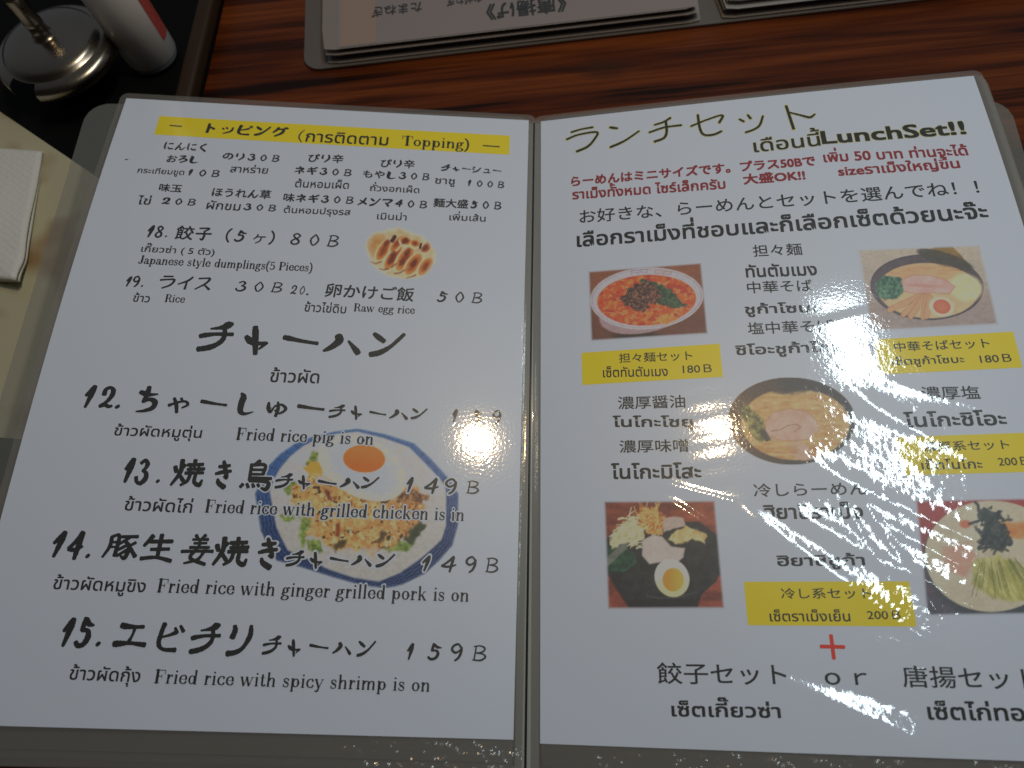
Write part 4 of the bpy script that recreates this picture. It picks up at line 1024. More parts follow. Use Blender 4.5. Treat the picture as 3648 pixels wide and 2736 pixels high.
def paint_cold(x, y):
    n = lambda s, k=1: fbm(x / s, y / s, k, 3)
    P = Paint(x, y, (0, 0, 0))
    P.ramp(np.ones_like(x), sstep(300, 1400, y) + .3 * (n(90, 2) - .5), (168, 70, 66), (86, 82, 96))
    P.put(soft(ell(x, y, 1030, 900, 760, 620), .03), (74, 78, 84))
    P.ramp(soft(ell(x, y, 1010, 850, 720, 598), .012), n(200, 3), (196, 184, 160), (214, 204, 184))
    P.ramp(sstep(30, -30, poly_sd(x, y, [(1000, 470), (1250, 490), (1600, 520), (1600, 690), (1200, 660), (1040, 560)]) + 70 * (n(60, 4) - .5)), n(60, 5), (214, 120, 56), (232, 168, 104))
    P.put(soft(ell(x, y, 730, 515, 62, 44), .3), (216, 122, 88))
    P.ramp(sstep(40, -30, poly_sd(x, y, [(500, 760), (760, 720), (840, 900), (740, 1090), (520, 1000)]) + 90 * (n(70, 6) - .5)) * .7, n(50, 7), (206, 128, 108), (224, 176, 156))
    P.ramp(sstep(24, -24, poly_sd(x, y, [(820, 930), (1060, 850), (1260, 900), (1560, 1180), (1420, 1330), (1180, 1330), (1020, 1300), (800, 1150)]) + 60 * (n(60, 8) - .5)), fbm((x * .8 - y * .5) / 40, (x * .5 + y * .8) / 200, 9, 3) * 1.8 - .4, (150, 150, 66), (214, 206, 132))
    r2 = random.Random(4)
    for k in range(22):
        ax = r2.uniform(880, 1300); bx = 800 + (ax - 880) * 1.9 + r2.uniform(-40, 40)
        P.put(sstep(9, 2, line_d(x, y, [(ax, 880 + r2.uniform(0, 60)), (bx, r2.uniform(1180, 1320))])) * .6, (96, 104, 50) if k % 3 else (226, 220, 170))
    r3 = random.Random(12)
    for k in range(60):
        a0 = r3.gauss(0, .5); ax = 1010 + r3.gauss(0, 70); ay = r3.uniform(360, 800); an = r3.uniform(0, 6.28); L = r3.uniform(50, 150)
        ax += (ay - 560) * .25
        P.put(sstep(r3.uniform(14, 26), 5, line_d(x, y, [(ax, ay), (ax + L * .5 * math.cos(an) + 12, ay + L * .5 * math.sin(an)), (ax + L * math.cos(an), ay + L * math.sin(an) * .8 + 14)])) * .9, (44 + 26 * (k % 3), 50 + 18 * (k % 3), 50 + 12 * (k % 2)))
    nd = ell(x, y, 1010, 430, 150, 92, .1) + 1.3 * (n(52, 10) - .5); nd2 = ell(x, y, 1040, 660, 190, 150, .5) + 1.3 * (n(60, 11) - .5)
    P.ramp(np.maximum(sstep(1.1, .85, nd), sstep(1.1, .85, nd2)), n(34, 12) * 1.7 - .35, (38, 42, 44), (88, 94, 88))
    return P.c

def paint_rice(x, y):
    n = lambda s, k=1: fbm(x / s, y / s, k, 3)
    P = Paint(x, y, PAPER_S)
    OUT = [(480, 262), (640, 190), (840, 140), (1040, 112), (1290, 165), (1545, 250), (1700, 400), (1842, 560), (1900, 640), (1945, 720), (1940, 1000), (1890, 1170), (1770, 1300), (1640, 1410), (1440, 1500), (1290, 1530), (1060, 1500), (830, 1440), (560, 1360), (330, 1300), (255, 1180), (190, 1040), (140, 720), (200, 580), (260, 460), (360, 350)]
    INN = [(560, 285), (700, 205), (860, 165), (1040, 145), (1270, 205), (1500, 292), (1640, 440), (1782, 590), (1815, 640), (1832, 700), (1830, 1000), (1790, 1120), (1690, 1210), (1590, 1290), (1420, 1400), (1230, 1472), (1010, 1440), (790, 1372), (610, 1290), (430, 1210), (375, 1110), (330, 1010), (272, 700), (310, 590), (362, 490), (450, 380)]
    do = poly_sd(x, y, OUT) ; di = poly_sd(x, y, INN)
    P.ramp(sstep(16, -16, do), sstep(300, 1250, y) + .25 * (n(60, 2) - .5), (66, 108, 172), (38, 60, 108))
    # fret pattern of the rim
    ang = np.arctan2(y - 820, (x - 1040)) * 26 / math.pi
    w = np.clip(-do / (np.abs(do) + np.abs(di) + 1e-6), 0, 1)
    fr = np.abs(np.mod(w * 4.2 + (np.floor(ang) % 2) * .5, 1) - .5)
    rim = sstep(-6, -14, do) * sstep(4, 14, di)
    P.put(rim * sstep(.16, .08, fr) * .5, (120, 150, 200))
    P.put(rim * sstep(.06, .03, np.abs(np.mod(ang, 1) - .5)) * .45, (36, 54, 104))
    P.ramp(sstep(12, -12, di), sstep(200, 1400, y) * .6 + .2 * n(200, 3), (206, 204, 208), (190, 188, 188))
    P.put(sstep(30, -80, di) * 0, (0, 0, 0))
    G = lambda pts, k, e=50: sstep(16, -16, poly_sd(x, y, pts) + e * (n(44, k) - .5))
    for pts, k in [([(580, 450), (640, 340), (710, 340), (690, 420), (600, 470)], 4), ([(380, 660), (470, 590), (520, 640), (430, 740)], 5), ([(370, 900), (480, 890), (500, 960), (400, 980)], 6), ([(540, 940), (620, 920), (640, 1010), (560, 1180), (520, 1080)], 7), ([(580, 1120), (700, 1130), (760, 1230), (640, 1230)], 8), ([(1250, 1160), (1400, 1130), (1560, 1140), (1470, 1230), (1300, 1210)], 9)]:
        P.ramp(G(pts, k), n(30, k + 20) * 1.6 - .3, (96, 120, 56), (176, 194, 112))
    P.ramp(G([(1470, 950), (1560, 920), (1640, 1000), (1610, 1080), (1520, 1150), (1450, 1120)], 11), n(40, 31), (52, 60, 46), (84, 92, 70))
    P.put(G([(580, 490), (640, 430), (720, 420), (730, 560), (620, 560)], 12), (226, 172, 74))
    rice = sstep(26, -26, poly_sd(x, y, [(470, 650), (640, 560), (900, 620), (1300, 640), (1560, 680), (1620, 800), (1560, 960), (1480, 1080), (1330, 1180), (1200, 1220), (960, 1210), (760, 1160), (600, 1070), (620, 960), (520, 880), (440, 780)]) + 110 * (n(60, 13) - .5))
    P.ramp(rice, n(30, 14) * 1.7 - .35, (198, 146, 84), (238, 200, 138))
    P.ramp(rice * sstep(1050, 1500, x) * .6, n(34, 15), (178, 116, 66), (222, 168, 112))
    P.put(rice * sstep(.60, .70, n(38, 16)) * .7, (240, 216, 172))
    P.put(rice * sstep(.66, .73, n(30, 17)) * .85, (150, 84, 44))
    P.put(rice * sstep(.70, .76, n(44, 19)) * .9, (70, 56, 40))
    mt = G([(1360, 760), (1440, 680), (1580, 700), (1660, 740), (1620, 820), (1480, 800)], 21, 90)
    P.ramp(mt, n(28, 22) * 2 - .5, (98, 66, 48), (196, 142, 102))
    for pts, k in [([(820, 1180), (880, 1130), (950, 1110), (930, 1180), (850, 1220)], 23), ([(1200, 1130), (1250, 1050), (1310, 1060), (1240, 1160)], 24)]:
        P.put(G(pts, k), (96, 82, 54))
    P.put(G([(740, 660), (790, 700), (820, 780), (780, 770)], 25, 20), (116, 52, 50))
    P.put(G([(850, 980), (890, 970), (880, 1100), (850, 1080)], 26, 20), (150, 76, 40))
    eg = ell(x, y, 1085, 480, 420, 265, .5)
    P.ramp(soft(eg, .03), sstep(.2, 1.0, eg) * .7 + .2 * n(200, 27), (226, 222, 216), (214, 208, 196))
    P.put(sstep(.22, .0, np.abs(eg - .98)) * sstep(1100, 1500, x) * sstep(0, -1, eg - 1.06) * .5, (212, 176, 140))
    yk = ell(x, y, 1100, 400, 186, 128, .06)
    P.ramp(soft(yk, .04), sstep(500, 300, y) * .6 + .2, (214, 112, 40), (230, 140, 66))
    a = sstep(40, -30, do)
    P.c = P.c * a[..., None] + np.array(PAPER_S) * (1 - a[..., None])
    return P.c

def paint_gyoza(x, y):
    n = lambda s, k=1: fbm(x / s, y / s, k, 3)
    P = Paint(x, y, (0, 0, 0))
    P.ramp(np.ones_like(x), n(120, 2) * 1.4 - .2, (214, 172, 128), (236, 208, 176))
    P.ramp(soft(ell(x, y, 470, 470, 190, 230, .5), .25), n(90, 3), (196, 140, 76), (222, 180, 130))
    for cx, cy, L, wd, an in [(640, 620, 230, 95, -1.02), (830, 770, 270, 105, -.98), (1060, 790, 270, 115, -1.0), (1230, 900, 240, 110, -.95), (1470, 950, 200, 105, -.95), (900, 500, 190, 70, -.9), (1080, 440, 120, 70, .3), (1260, 490, 90, 70, .3), (1500, 560, 120, 75, -1.1)]:
        e = ell(x, y, cx, cy, L, wd, an)
        P.put(soft(ell(x, y, cx - 10, cy + 22, L * 1.16, wd * 1.35, an), .1), (240, 210, 172))
        P.ramp(soft(e, .16), sstep(.15, .95, e) + .5 * (n(60, 5) - .5), (150, 72, 40), (214, 140, 76))
    for cx, cy in [(700, 480), (780, 830), (830, 700), (1000, 870), (1110, 670), (1240, 880), (1440, 590), (1060, 440)]:
        P.put(soft(ell(x, y, cx, cy, 75, 48, -.9) + .5 * (n(40, 6) - .5), .4) * .7, (116, 52, 40))
    for a in [[(380, 850), (480, 890), (600, 850)], [(800, 960), (890, 890)], [(560, 990), (640, 1010), (730, 990)], [(860, 1080), (960, 1070), (1060, 1010)], [(1090, 1170), (1200, 1140), (1270, 1110)]]:
        P.put(sstep(26, 6, line_d(x, y, a)) * .6, (110, 70, 52))
    P.put(sstep(46, 30, line_d(x, y, [(810, 440), (860, 360)])), (80, 52, 56)); P.put(sstep(30, 14, line_d(x, y, [(1360, 580), (1380, 500)])), (66, 54, 52))
    d = ell(x, y, 985, 690, 790, 560, .25) + .12 * (n(160, 9) - .5)
    a = sstep(1.02, .70, d)
    P.c = P.c * a[..., None] + np.array(PAPER_S) * (1 - a[..., None])
    return P.c

K_PRINT = 0.36   # the camera exposed the white paper to about this much of full white
def photo_part(name, side, key, painter, parent, step=0.32, fade=1.2, label=None, wash=0.0):
    q, c = PHOTOS[key]
    q = np.array(q, float); c = np.array(c, float)
    w = np.linalg.norm(q[1] - q[0]); h = np.linalg.norm(q[3] - q[0])
    nx, ny = int(w / step) + 2, int(h / step) + 2
    s, t = np.meshgrid(np.linspace(0, 1, nx), np.linspace(0, 1, ny))
    bl = lambda k: ((c if k > 1 else q)[0][k % 2] * (1 - s) * (1 - t) + (c if k > 1 else q)[1][k % 2] * s * (1 - t) + (c if k > 1 else q)[2][k % 2] * s * t + (c if k > 1 else q)[3][k % 2] * (1 - s) * t)
    X, Y, x, y = bl(0), bl(1), bl(2), bl(3)
    col = painter(x, y)
    col = np.clip(lin(col), 0, 1)
    pap0 = np.abs(col - lin(np.array(PAPER_S))).max(-1, keepdims=True) < 0.02
    grain = 1 + 0.42 * (fbm(x / 13, y / 13, 91, 2) - .5) + 0.30 * (fbm(x / 38, y / 30, 92, 2) - .5)
    grain = 1 + (grain - 1) * np.clip(1.35 - 1.5 * col.max(-1), 0.1, 1)
    col = np.where(pap0, col, np.clip((col * grain[..., None]) ** 1.06, 0, 1))
    col = np.clip(col / K_PRINT * 0.80 * PRINT_GAIN, 0, 0.84)
    if wash: col = col * (1 - wash) + np.array(PAPER) * wash
    if fade:
        e = np.minimum(np.minimum(s, 1 - s) * w, np.minimum(t, 1 - t) * h)
        a = sstep(0, fade, e)[..., None]
        col = col * a + np.array(PAPER) * (1 - a)
    else:
        # cut-out picture: wherever the painter left paper, it is exactly the paper's colour
        pap = np.clip(lin(np.array(PAPER_S)) / K_PRINT * 0.80 * PRINT_GAIN, 0, 0.84)
        dist = np.abs(col - pap).max(-1)
        a = sstep(0.0, 0.10, dist)[..., None]
        col = col * a + np.array(PAPER) * (1 - a)
    o = page_part(name, side, X, Y, grid_faces(nx, ny)[:, ::-1], M_PHOTO, parent, 0.03, True, col.reshape(-1, 3))
    if label: o['label'] = label
    return o
PRINT_GAIN = 0.62

# ------------------------------------------------------------------ the open menu in front
menu = tag(empty('open_menu', (0, 0.15, 0)), 'open laminated menu nearest the viewer, fried rice page beside lunch set page', 'menu', 'open menus on the table')
def sheet(name, side, x0, y0, x1, y1, step, mat, parent, h, f=1.0, r=5.0, hole=None, grow=0.0):
    """one sleeve sheet with rounded corners; hole = paper rectangle that it leaves open"""
    xs = np.arange(x0, x1 + step * .5, step); ys = np.arange(y0, y1 + step * .5, step)
    if hole:
        xs = np.unique(np.concatenate([xs, [hole[0], hole[2]]])); ys = np.unique(np.concatenate([ys, [hole[1], hole[3]]]))
    X, Y = np.meshgrid(xs, ys)
    kp = None
    if hole:
        mx = (X[:-1, :-1] + X[1:, 1:]) / 2; my = (Y[:-1, :-1] + Y[1:, 1:]) / 2
        kp = ~((mx > hole[0]) & (mx < hole[2]) & (my > hole[1]) & (my < hole[3]))
    fc = grid_faces(len(xs), len(ys), kp)[:, ::-1]
    # round the corners: pull points outside the corner circle onto it
    cx = np.clip(X, x0 + r, x1 - r); cy = np.clip(Y, y0 + r, y1 - r)
    dx, dy = X - cx, Y - cy; d = np.hypot(dx, dy)
    s = np.where(d > r, r / np.maximum(d, 1e-9), 1.0)
    X2, Y2 = cx + dx * s, cy + dy * s
    P = S(side, X2.ravel(), Y2.ravel(), h, f)
    return mesh_obj(name, P, fc, mat, parent, True, np.stack([X2.ravel(), -Y2.ravel()], 1), wrinkle(side, X2.ravel(), Y2.ravel()))

M_UNDER = sleeve_mat('lower_sleeve_film', (0.22, 0.21, 0.195), 0.35, 0.2)
pages = {}
for side in (-1, 1):
    o0, o1 = (-3.2, 213.7) if side < 0 else (-3.6, 214.0)
    pg = page_grid('page', side, 0, 0, 210, 297, 0.75 if side < 0 else 0.55, M_PAPER, menu, 0.0)
    pg['label'] = 'fried rice and toppings page' if side < 0 else 'lunch set page under creased film'
    pages[side] = pg
    sheet('page_sleeve', side, o0, -3.6, o1, 310.5, 0.6, M_SLEEVE, menu, 0.0, 1.0, 4.0, (0, 0, 210, 297))
    if side < 0:
        lows = [(0.86, -1.0, -1.2, -4.6), (0.70, -2.0, -1.0, -2.0), (0.5, -3.0, -0.5, 0.4)]
    else:
        lows = [(0.93, -0.8, 2.4, -4.0), (0.86, -1.6, 4.6, -1.5), (0.74, -2.4, 5.8, 0.5)]
    for f, h, ex, ey in lows:
        sheet('lower_sleeve', side, (o0 - ex if side < 0 else 0.5), -3.0, (o1 + ex if side > 0 else 209.5), 310.5 + ey, 4.0, M_UNDER, menu, h, f, 4.0)

def flat_sheet(name, pts_fn, nx, ny, mat, parent):
    s, t = np.meshgrid(np.linspace(0, 1, nx), np.linspace(0, 1, ny))
    P = pts_fn(s.ravel(), t.ravel())
    return mesh_obj(name, P, grid_faces(nx, ny), mat, parent, True)
def round_plate(name, x0, x1, y0, y1, z0, z1, r, mat, parent=None, corners=(1, 1, 1, 1), loc=(0, 0), rot=0.0):
    """flat plate with rounded corners (order: x0y0, x1y0, x1y1, x0y1) and real thickness"""
    pts = []
    for k, (cx, cy, a0) in enumerate([(x0 + r, y0 + r, math.pi), (x1 - r, y0 + r, 1.5 * math.pi), (x1 - r, y1 - r, 0), (x0 + r, y1 - r, .5 * math.pi)]):
        if corners[k]:
            for i in range(9):
                a = a0 + i / 8 * math.pi / 2
                pts.append((cx + r * math.cos(a), cy + r * math.sin(a)))
        else:
            pts.append(((x0, y0), (x1, y0), (x1, y1), (x0, y1))[k])
    c, s = math.cos(rot), math.sin(rot)
    pts = [(loc[0] + x * c - y * s, loc[1] + x * s + y * c) for x, y in pts]
    n = len(pts)
    V = [(x, y, z0) for x, y in pts] + [(x, y, z1) for x, y in pts]
    F = [tuple(range(n))[::-1], tuple(range(n, 2 * n))] + [(i, (i + 1) % n, n + (i + 1) % n, n + i) for i in range(n)]
    return mesh_obj(name, V, F, mat, parent)
def cover_board(name, sgn, W, y0, y1, z_in, z_out, mat, parent, thick=0.8, r=12.0):
    """frosted board hinged at the spine, its outer edge lifted; mm"""
    xs = np.linspace(0, W, 50); ys = np.linspace(y0, y1, 60)
    X, Y = np.meshgrid(xs, ys)
    cx = np.minimum(X, W - r); cy = np.clip(Y, y0 + r, y1 - r)
    d = np.hypot(X - cx, Y - cy); k = np.where((d > r) & (X > W - r), r / np.maximum(d, 1e-9), 1)
    X, Y = cx + (X - cx) * k, np.where(X > W - r, cy + (Y - cy) * k, Y)
    Z = z_in + (z_out - z_in) * (X / W)
    P = np.stack([sgn * X.ravel() / 1000, Y.ravel() / 1000, Z.ravel() / 1000], 1)
    f = grid_faces(50, 60)
    if sgn < 0: f = f[:, ::-1]
    return mesh_obj(name, P, f, mat, parent, True, np.stack([X.ravel(), Y.ravel()], 1), np.zeros(X.size))
cover_board('cover', -1, 236.5, -12.0, 300.0, 2.6, 25.0, M_FROST, menu)
cover_board('cover', 1, 241.0, -12.0, 300.5, 2.6, 9.5, M_FROST, menu)
M_SPINE, _, _ = plain('grey_spine_plastic', (0.46, 0.48, 0.47), 0.3, coat=0.3)
rounded_box('spine_strip', -0.0048, 0.0046, -0.010, 0.296, 0.0052, 0.0058, M_SPINE, menu, 0.0002, 1)
M_GROOVE, _, _ = plain('dark_groove', (0.02, 0.022, 0.024), 0.4)
rounded_box('spine_groove', -0.0010, -0.0001, -0.010, 0.296, 0.0058, 0.0062, M_GROOVE, menu, 0.0001, 1)

L, Rr = pages[-1], pages[1]
# yellow bands
def band(name, side, key, parent):
    x0, y0, x1, y1 = BANDS[key]
    return page_grid(name, side, x0, y0, x1, y1, 1.5, M_YEL, parent, 0.035)
band('heading_band', -1, 'head', L)
for k in ('b1', 'b2', 'b3', 'b4'):
    band('price_band', 1, k, Rr)
# dish photos
photo_part('dish_photo', -1, 'p6bowl', paint_rice, L, 0.40, 0, 'fried rice with an egg on a blue rimmed plate', 0.0)
photo_part('dish_photo', -1, 'gy', paint_gyoza, L, 0.28, 0, 'fried dumplings')
photo_part('dish_photo', 1, 'p1', paint_tantan, Rr, 0.30, 1.4, 'red soup noodles in a white bowl', 0.05)
photo_part('dish_photo', 1, 'p2', paint_soba, Rr, 0.32, 1.6, 'noodle soup with seaweed and half an egg', 0.05)
photo_part('dish_photo', 1, 'p3bowl', paint_noko, Rr, 0.34, 0, 'noodle soup with pork in a dark bowl', 0.05)
photo_part('dish_photo', 1, 'p4', paint_hiya, Rr, 0.30, 1.4, 'cold noodles with a boiled egg in a black bowl', 0.05)
photo_part('dish_photo', 1, 'p5', paint_cold, Rr, 0.34, 1.2, 'cold noodles topped with seaweed on a pale plate', 0.05)

# lettering
KIND = {  # kind: (part name, material, extra weight, letter gap, shear)
 'hand': ('topping_text', M_INK, 0.030, 0, 0.0), 'handL': ('dish_name', M_INK, 0.020, 0, 0.05),
 'thai': ('thai_caption', M_INK, 0.017, 0, 0.0), 'thaiY': ('notice_text', M_INK, 0.018, 0, 0.0), 'latY': ('notice_text', M_INK, 0.036, 0, 0.0),
 'redB': ('notice_text', M_RED, 0.046, 0, 0.0), 'redT': ('notice_text', M_RED, 0.034, 0, 0.0),
 'pen': ('dish_name', M_INK, 0.010, 0, 0.0), 'thaiB': ('thai_caption', M_INK, 0.028, 0, 0.0),
 'penG': ('price_text', M_INK, 0.010, 0, 0.0), 'thaiG': ('price_text', M_INK, 0.016, 0, 0.0)}
for sd, k, s, x0, x1, ya, yb, h in TEXTS:
    side = -1 if sd == 'L' else 1
    nm, mt, off, gap, sh = KIND[k]
    text_part(nm, side, s, x0, x1, ya, yb, h, mt, pages[side], off, 0.09, gap, sh, None, 1.75 if k == 'hand' else 1.25 if k == 'handL' else 0.0)
    if k in ('latY', 'thaiY'):
        text_part('text_outline', side, s, x0, x1, ya, yb, h, M_HALO, pages[side], off + 0.022, 0.062, gap, sh, off)
for s, x0, x1, ya, yb, cap in SERIF:
    serif_line('english_caption', -1, s, x0, x1, ya, yb, cap, L, 0.42 if s.startswith('Fried') else 0.0, 0.0)
for sd, k, gl in BRUSH:
    side = -1 if sd == 'L' else 1
    nm = {'tit': 'page_title', 'num': 'item_number', 'big': 'dish_name', 'sml': 'dish_name', 'pri': 'price_text', 'ttl': 'page_title'}[k]
    if k == 'ttl':
        brush_line(nm, side, gl, pages[side], 0.28, [M_INK, M_HALO], 0.3, 1.2)
    else:
        brush_line(nm, side, gl, pages[side], 0.55 if k in ('big', 'sml', 'pri') else 0.0)
def bars(name, side, rects, mat, parent):
    st = Strokes()
    for x0, y0, x1, y1, w in rects:
        st.add(np.array([(x0 + (x1 - x0) * t, y0 + (y1 - y0) * t, w / 2) for t in (0, .5, 1)]))
    return st.build(name, side, [mat, M_PAPER], parent)
bars('heading_dash', -1, [(26.0, 16.7, 32.0, 16.85, 0.75)], M_INK, L)
bars('heading_dash', -1, [(186.5, 18.25, 195.0, 18.45, 0.75)], M_INK, L)
st = Strokes(); st.add(smooth_path([(94.0, 14.6, .25), (92.2, 17.2, .35), (92.0, 20.0, .38), (93.6, 22.6, .25)], 6)); st.build('heading_bracket', -1, [M_INK, M_PAPER], L)
bars('plus_sign', 1, [(104.9, 260.9, 113.1, 261.0, 1.35), (109.0, 256.9, 109.0, 265.1, 1.35)], M_PLUS, Rr)
bars('ink_speck', -1, [(9.3, 40.4, 10.6, 40.0, 0.5)], M_INK, L)

# ------------------------------------------------------------------ the second menu, upside down across the table
def P2(lx, ly, z):
    a = math.radians(6.3); c, s = math.cos(a), math.sin(a)
    return (-0.1208 + (lx * c - ly * s), 0.3435 + (lx * s + ly * c), z)
menu2 = tag(empty('open_menu', (0.1, 0.47, 0)), 'thick laminated menu lying upside down at the far side of the table', 'menu', 'open menus on the table')
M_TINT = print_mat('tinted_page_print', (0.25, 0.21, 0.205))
M_PEACH = print_mat('peach_print', (0.32, 0.22, 0.175))
M_FROST2 = sleeve_mat('warm_frosted_cover_plastic', (0.17, 0.145, 0.13), 0.40, 0.4)
M_STACK = sleeve_mat('stacked_sleeve_film', (0.28, 0.24, 0.225), 0.18, 0.15)
M_STACK2 = sleeve_mat('bright_stacked_sleeve_film', (0.34, 0.34, 0.34), 0.10, 0.15)
def sheet2(name, lx0, lx1, ly0, ly1, zf, mat, parent, nx=40, ny=40, r=0.004):
    lx, ly = np.meshgrid(np.linspace(lx0, lx1, nx), np.linspace(ly0, ly1, ny))
    cx = np.clip(lx, lx0 + r, lx1 - r); cy = np.clip(ly, ly0 + r, ly1 - r)
    d = np.hypot(lx - cx, ly - cy); s = np.where(d > r, r / np.maximum(d, 1e-9), 1)
    lx, ly = (cx + (lx - cx) * s).ravel(), (cy + (ly - cy) * s).ravel()
    P = np.array([P2(a, b, zf(a, b)) for a, b in zip(lx, ly)])
    X, Y = lx * 1000, ly * 1000
    wr = (0.25 * (fbm(X / 3.5, Y / 3.5, 61, 3) - .5) * np.exp(-(((X - 22) / 16) ** 2 + ((Y - 14) / 10) ** 2)) + 0.1 * fbm(X / 40, Y / 40, 62)) / 1000
    return mesh_obj(name, P, grid_faces(nx, ny), mat, parent, True, np.stack([X, Y], 1), wr)
rise_l = lambda a, b: 0.004 + 0.012 * sstep(0.22, 0.0, a)   # left pile is higher at its free edge
c2 = round_plate('cover', -0.0125, 0.470, -0.001, 0.31, 0.0012, 0.0020, 0.010, M_FROST2, menu2, loc=(-0.1208, 0.3435), rot=math.radians(6.3))
c2['label'] = 'frosted grey plastic cover board'
NL = 5
for k in range(NL):
    t = (k / (NL - 1)) ** 0.7
    sheet2('lower_sleeve' if k < NL - 1 else 'page_sleeve', 0.001 + 0.0012 * (k % 2), 0.216 - 0.001 * k, 0.0005 + (0.0, 0.0018, 0.0004, 0.0022, 0.0012)[k], 0.30, lambda a, b, t=t: 0.0030 + t * 0.0085, M_STACK, menu2, 30, 20)
zl = lambda a, b: 0.0030 + 0.0085
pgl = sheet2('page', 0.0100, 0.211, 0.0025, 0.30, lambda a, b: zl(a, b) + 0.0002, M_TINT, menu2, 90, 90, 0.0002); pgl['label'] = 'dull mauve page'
ph2 = sheet2('dish_photo', 0.0115, 0.032, 0.0035, 0.062, lambda a, b: zl(a, b) + 0.00026, M_PEACH, pgl, 40, 40, 0.0002); ph2['label'] = 'peach coloured picture in the corner'
NR = 6
for k in range(NR):
    t = (k / (NR - 1)) ** 0.75
    sheet2('lower_sleeve' if k < NR - 1 else 'page_sleeve', 0.226 + 0.0006 * k, 0.447, (0.0005, 0.0026, 0.0010, 0.0042, 0.0030, 0.0052)[k], 0.30, lambda a, b, t=t: 0.0030 + t * 0.0105, M_STACK2 if k in (2, 5) else M_STACK, menu2, 30, 20)
zr = lambda a, b: 0.0030 + 0.0105
pgr = sheet2('page', 0.2315, 0.44, 0.0105, 0.30, lambda a, b: zr(a, b) + 0.0002, M_PAPER, menu2, 60, 60, 0.0002); pgr['label'] = 'blank white page'
def text2(name, s, cx, cy, W, H, parent, off, zz):
    V, F, hh = lay(s, off); lo, hi = V.min(0), V.max(0); q = (V - lo) / (hi - lo) - 0.5
    lx = cx - q[:, 0] * W; ly = cy - q[:, 1] * H      # turned half round
    P = np.array([P2(a, b, zz(a, b) + 0.0004 + c / 1000) for a, b, c in zip(lx, ly, hh)])
    return mesh_obj(name, P, F, M_INK, parent, False, np.stack([lx * 1000, ly * 1000], 1), np.zeros(len(P)))
text2('page_title', '《唐揚げ》', 0.1176, 0.0160, 0.0455, 0.0125, pgl, 0.03, zl)
text2('dish_name', 'たまねぎ', 0.0440, 0.0262, 0.0290, 0.0080, pgl, 0.02, zl)
text2('dish_name', 'ながねぎ', 0.0830, 0.0275, 0.0200, 0.0070, pgl, 0.02, zl)

# ------------------------------------------------------------------ things on the left of the table
M_BLACK, _, _ = plain('black_lacquer', (0.004, 0.004, 0.004), 0.55, spec=0.08)
M_BROWN, _, _ = plain('dark_stained_wood', (0.032, 0.018, 0.010), 0.5, spec=0.25)
tray = tag(empty('condiment_tray', (-0.30, 0.36, 0)), 'black condiment tray with a brown wooden rim, under the steel lidded pot', 'tray')
round_plate('tray_floor', -0.46, -0.1905, 0.10, 0.52, 0.0004, 0.0020, 0.004, M_BLACK, tray)
rounded_box('tray_rim', -0.2000, -0.1905, 0.304, 0.52, 0.0022, 0.012, M_BROWN, tray, 0.0025, 3)

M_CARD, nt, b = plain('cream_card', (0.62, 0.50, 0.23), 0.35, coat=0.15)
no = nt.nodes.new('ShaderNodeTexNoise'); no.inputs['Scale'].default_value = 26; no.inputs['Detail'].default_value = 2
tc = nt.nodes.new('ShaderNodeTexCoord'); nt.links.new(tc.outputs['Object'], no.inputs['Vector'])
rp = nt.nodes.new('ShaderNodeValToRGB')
rp.color_ramp.elements[0].position = 0.34; rp.color_ramp.elements[0].color = (0.30, 0.19, 0.09, 1)  # brown blotches: the napkin's shadow, painted into the card colour
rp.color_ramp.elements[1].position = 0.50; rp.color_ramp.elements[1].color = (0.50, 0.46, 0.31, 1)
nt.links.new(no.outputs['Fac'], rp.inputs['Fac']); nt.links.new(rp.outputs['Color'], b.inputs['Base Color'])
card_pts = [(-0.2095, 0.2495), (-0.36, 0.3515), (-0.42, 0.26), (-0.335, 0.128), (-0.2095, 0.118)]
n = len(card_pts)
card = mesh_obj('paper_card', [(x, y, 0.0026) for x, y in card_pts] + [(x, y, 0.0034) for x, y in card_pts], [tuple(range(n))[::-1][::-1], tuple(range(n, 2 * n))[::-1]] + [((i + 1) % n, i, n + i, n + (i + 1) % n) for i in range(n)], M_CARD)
tag(card, 'cream yellow card with painted brown napkin shade, lying under the paper napkin at the left edge', 'card')

# napkin: folded embossed paper, several plies
M_NAP, nt, b = plain('embossed_tissue', (0.70, 0.70, 0.68), 0.9, spec=0.1)
tc = nt.nodes.new('ShaderNodeTexCoord'); mp = nt.nodes.new('ShaderNodeMapping'); mp.inputs['Rotation'].default_value = (0, 0, 0.6)
nt.links.new(tc.outputs['Object'], mp.inputs['Vector'])
vo = nt.nodes.new('ShaderNodeTexVoronoi'); vo.inputs['Scale'].default_value = 330; vo.inputs['Randomness'].default_value = 0.35
nt.links.new(mp.outputs[0], vo.inputs['Vector'])
bu = nt.nodes.new('ShaderNodeBump'); bu.inputs['Distance'].default_value = 0.0008; bu.inputs['Strength'].default_value = 0.4
nt.links.new(vo.outputs['Distance'], bu.inputs['Height']); nt.links.new(bu.outputs[0], b.inputs['Normal'])
nap = tag(empty('paper_napkin', (-0.30, 0.25, 0.0035)), 'white embossed paper napkin folded at the left edge of the table', 'napkin')
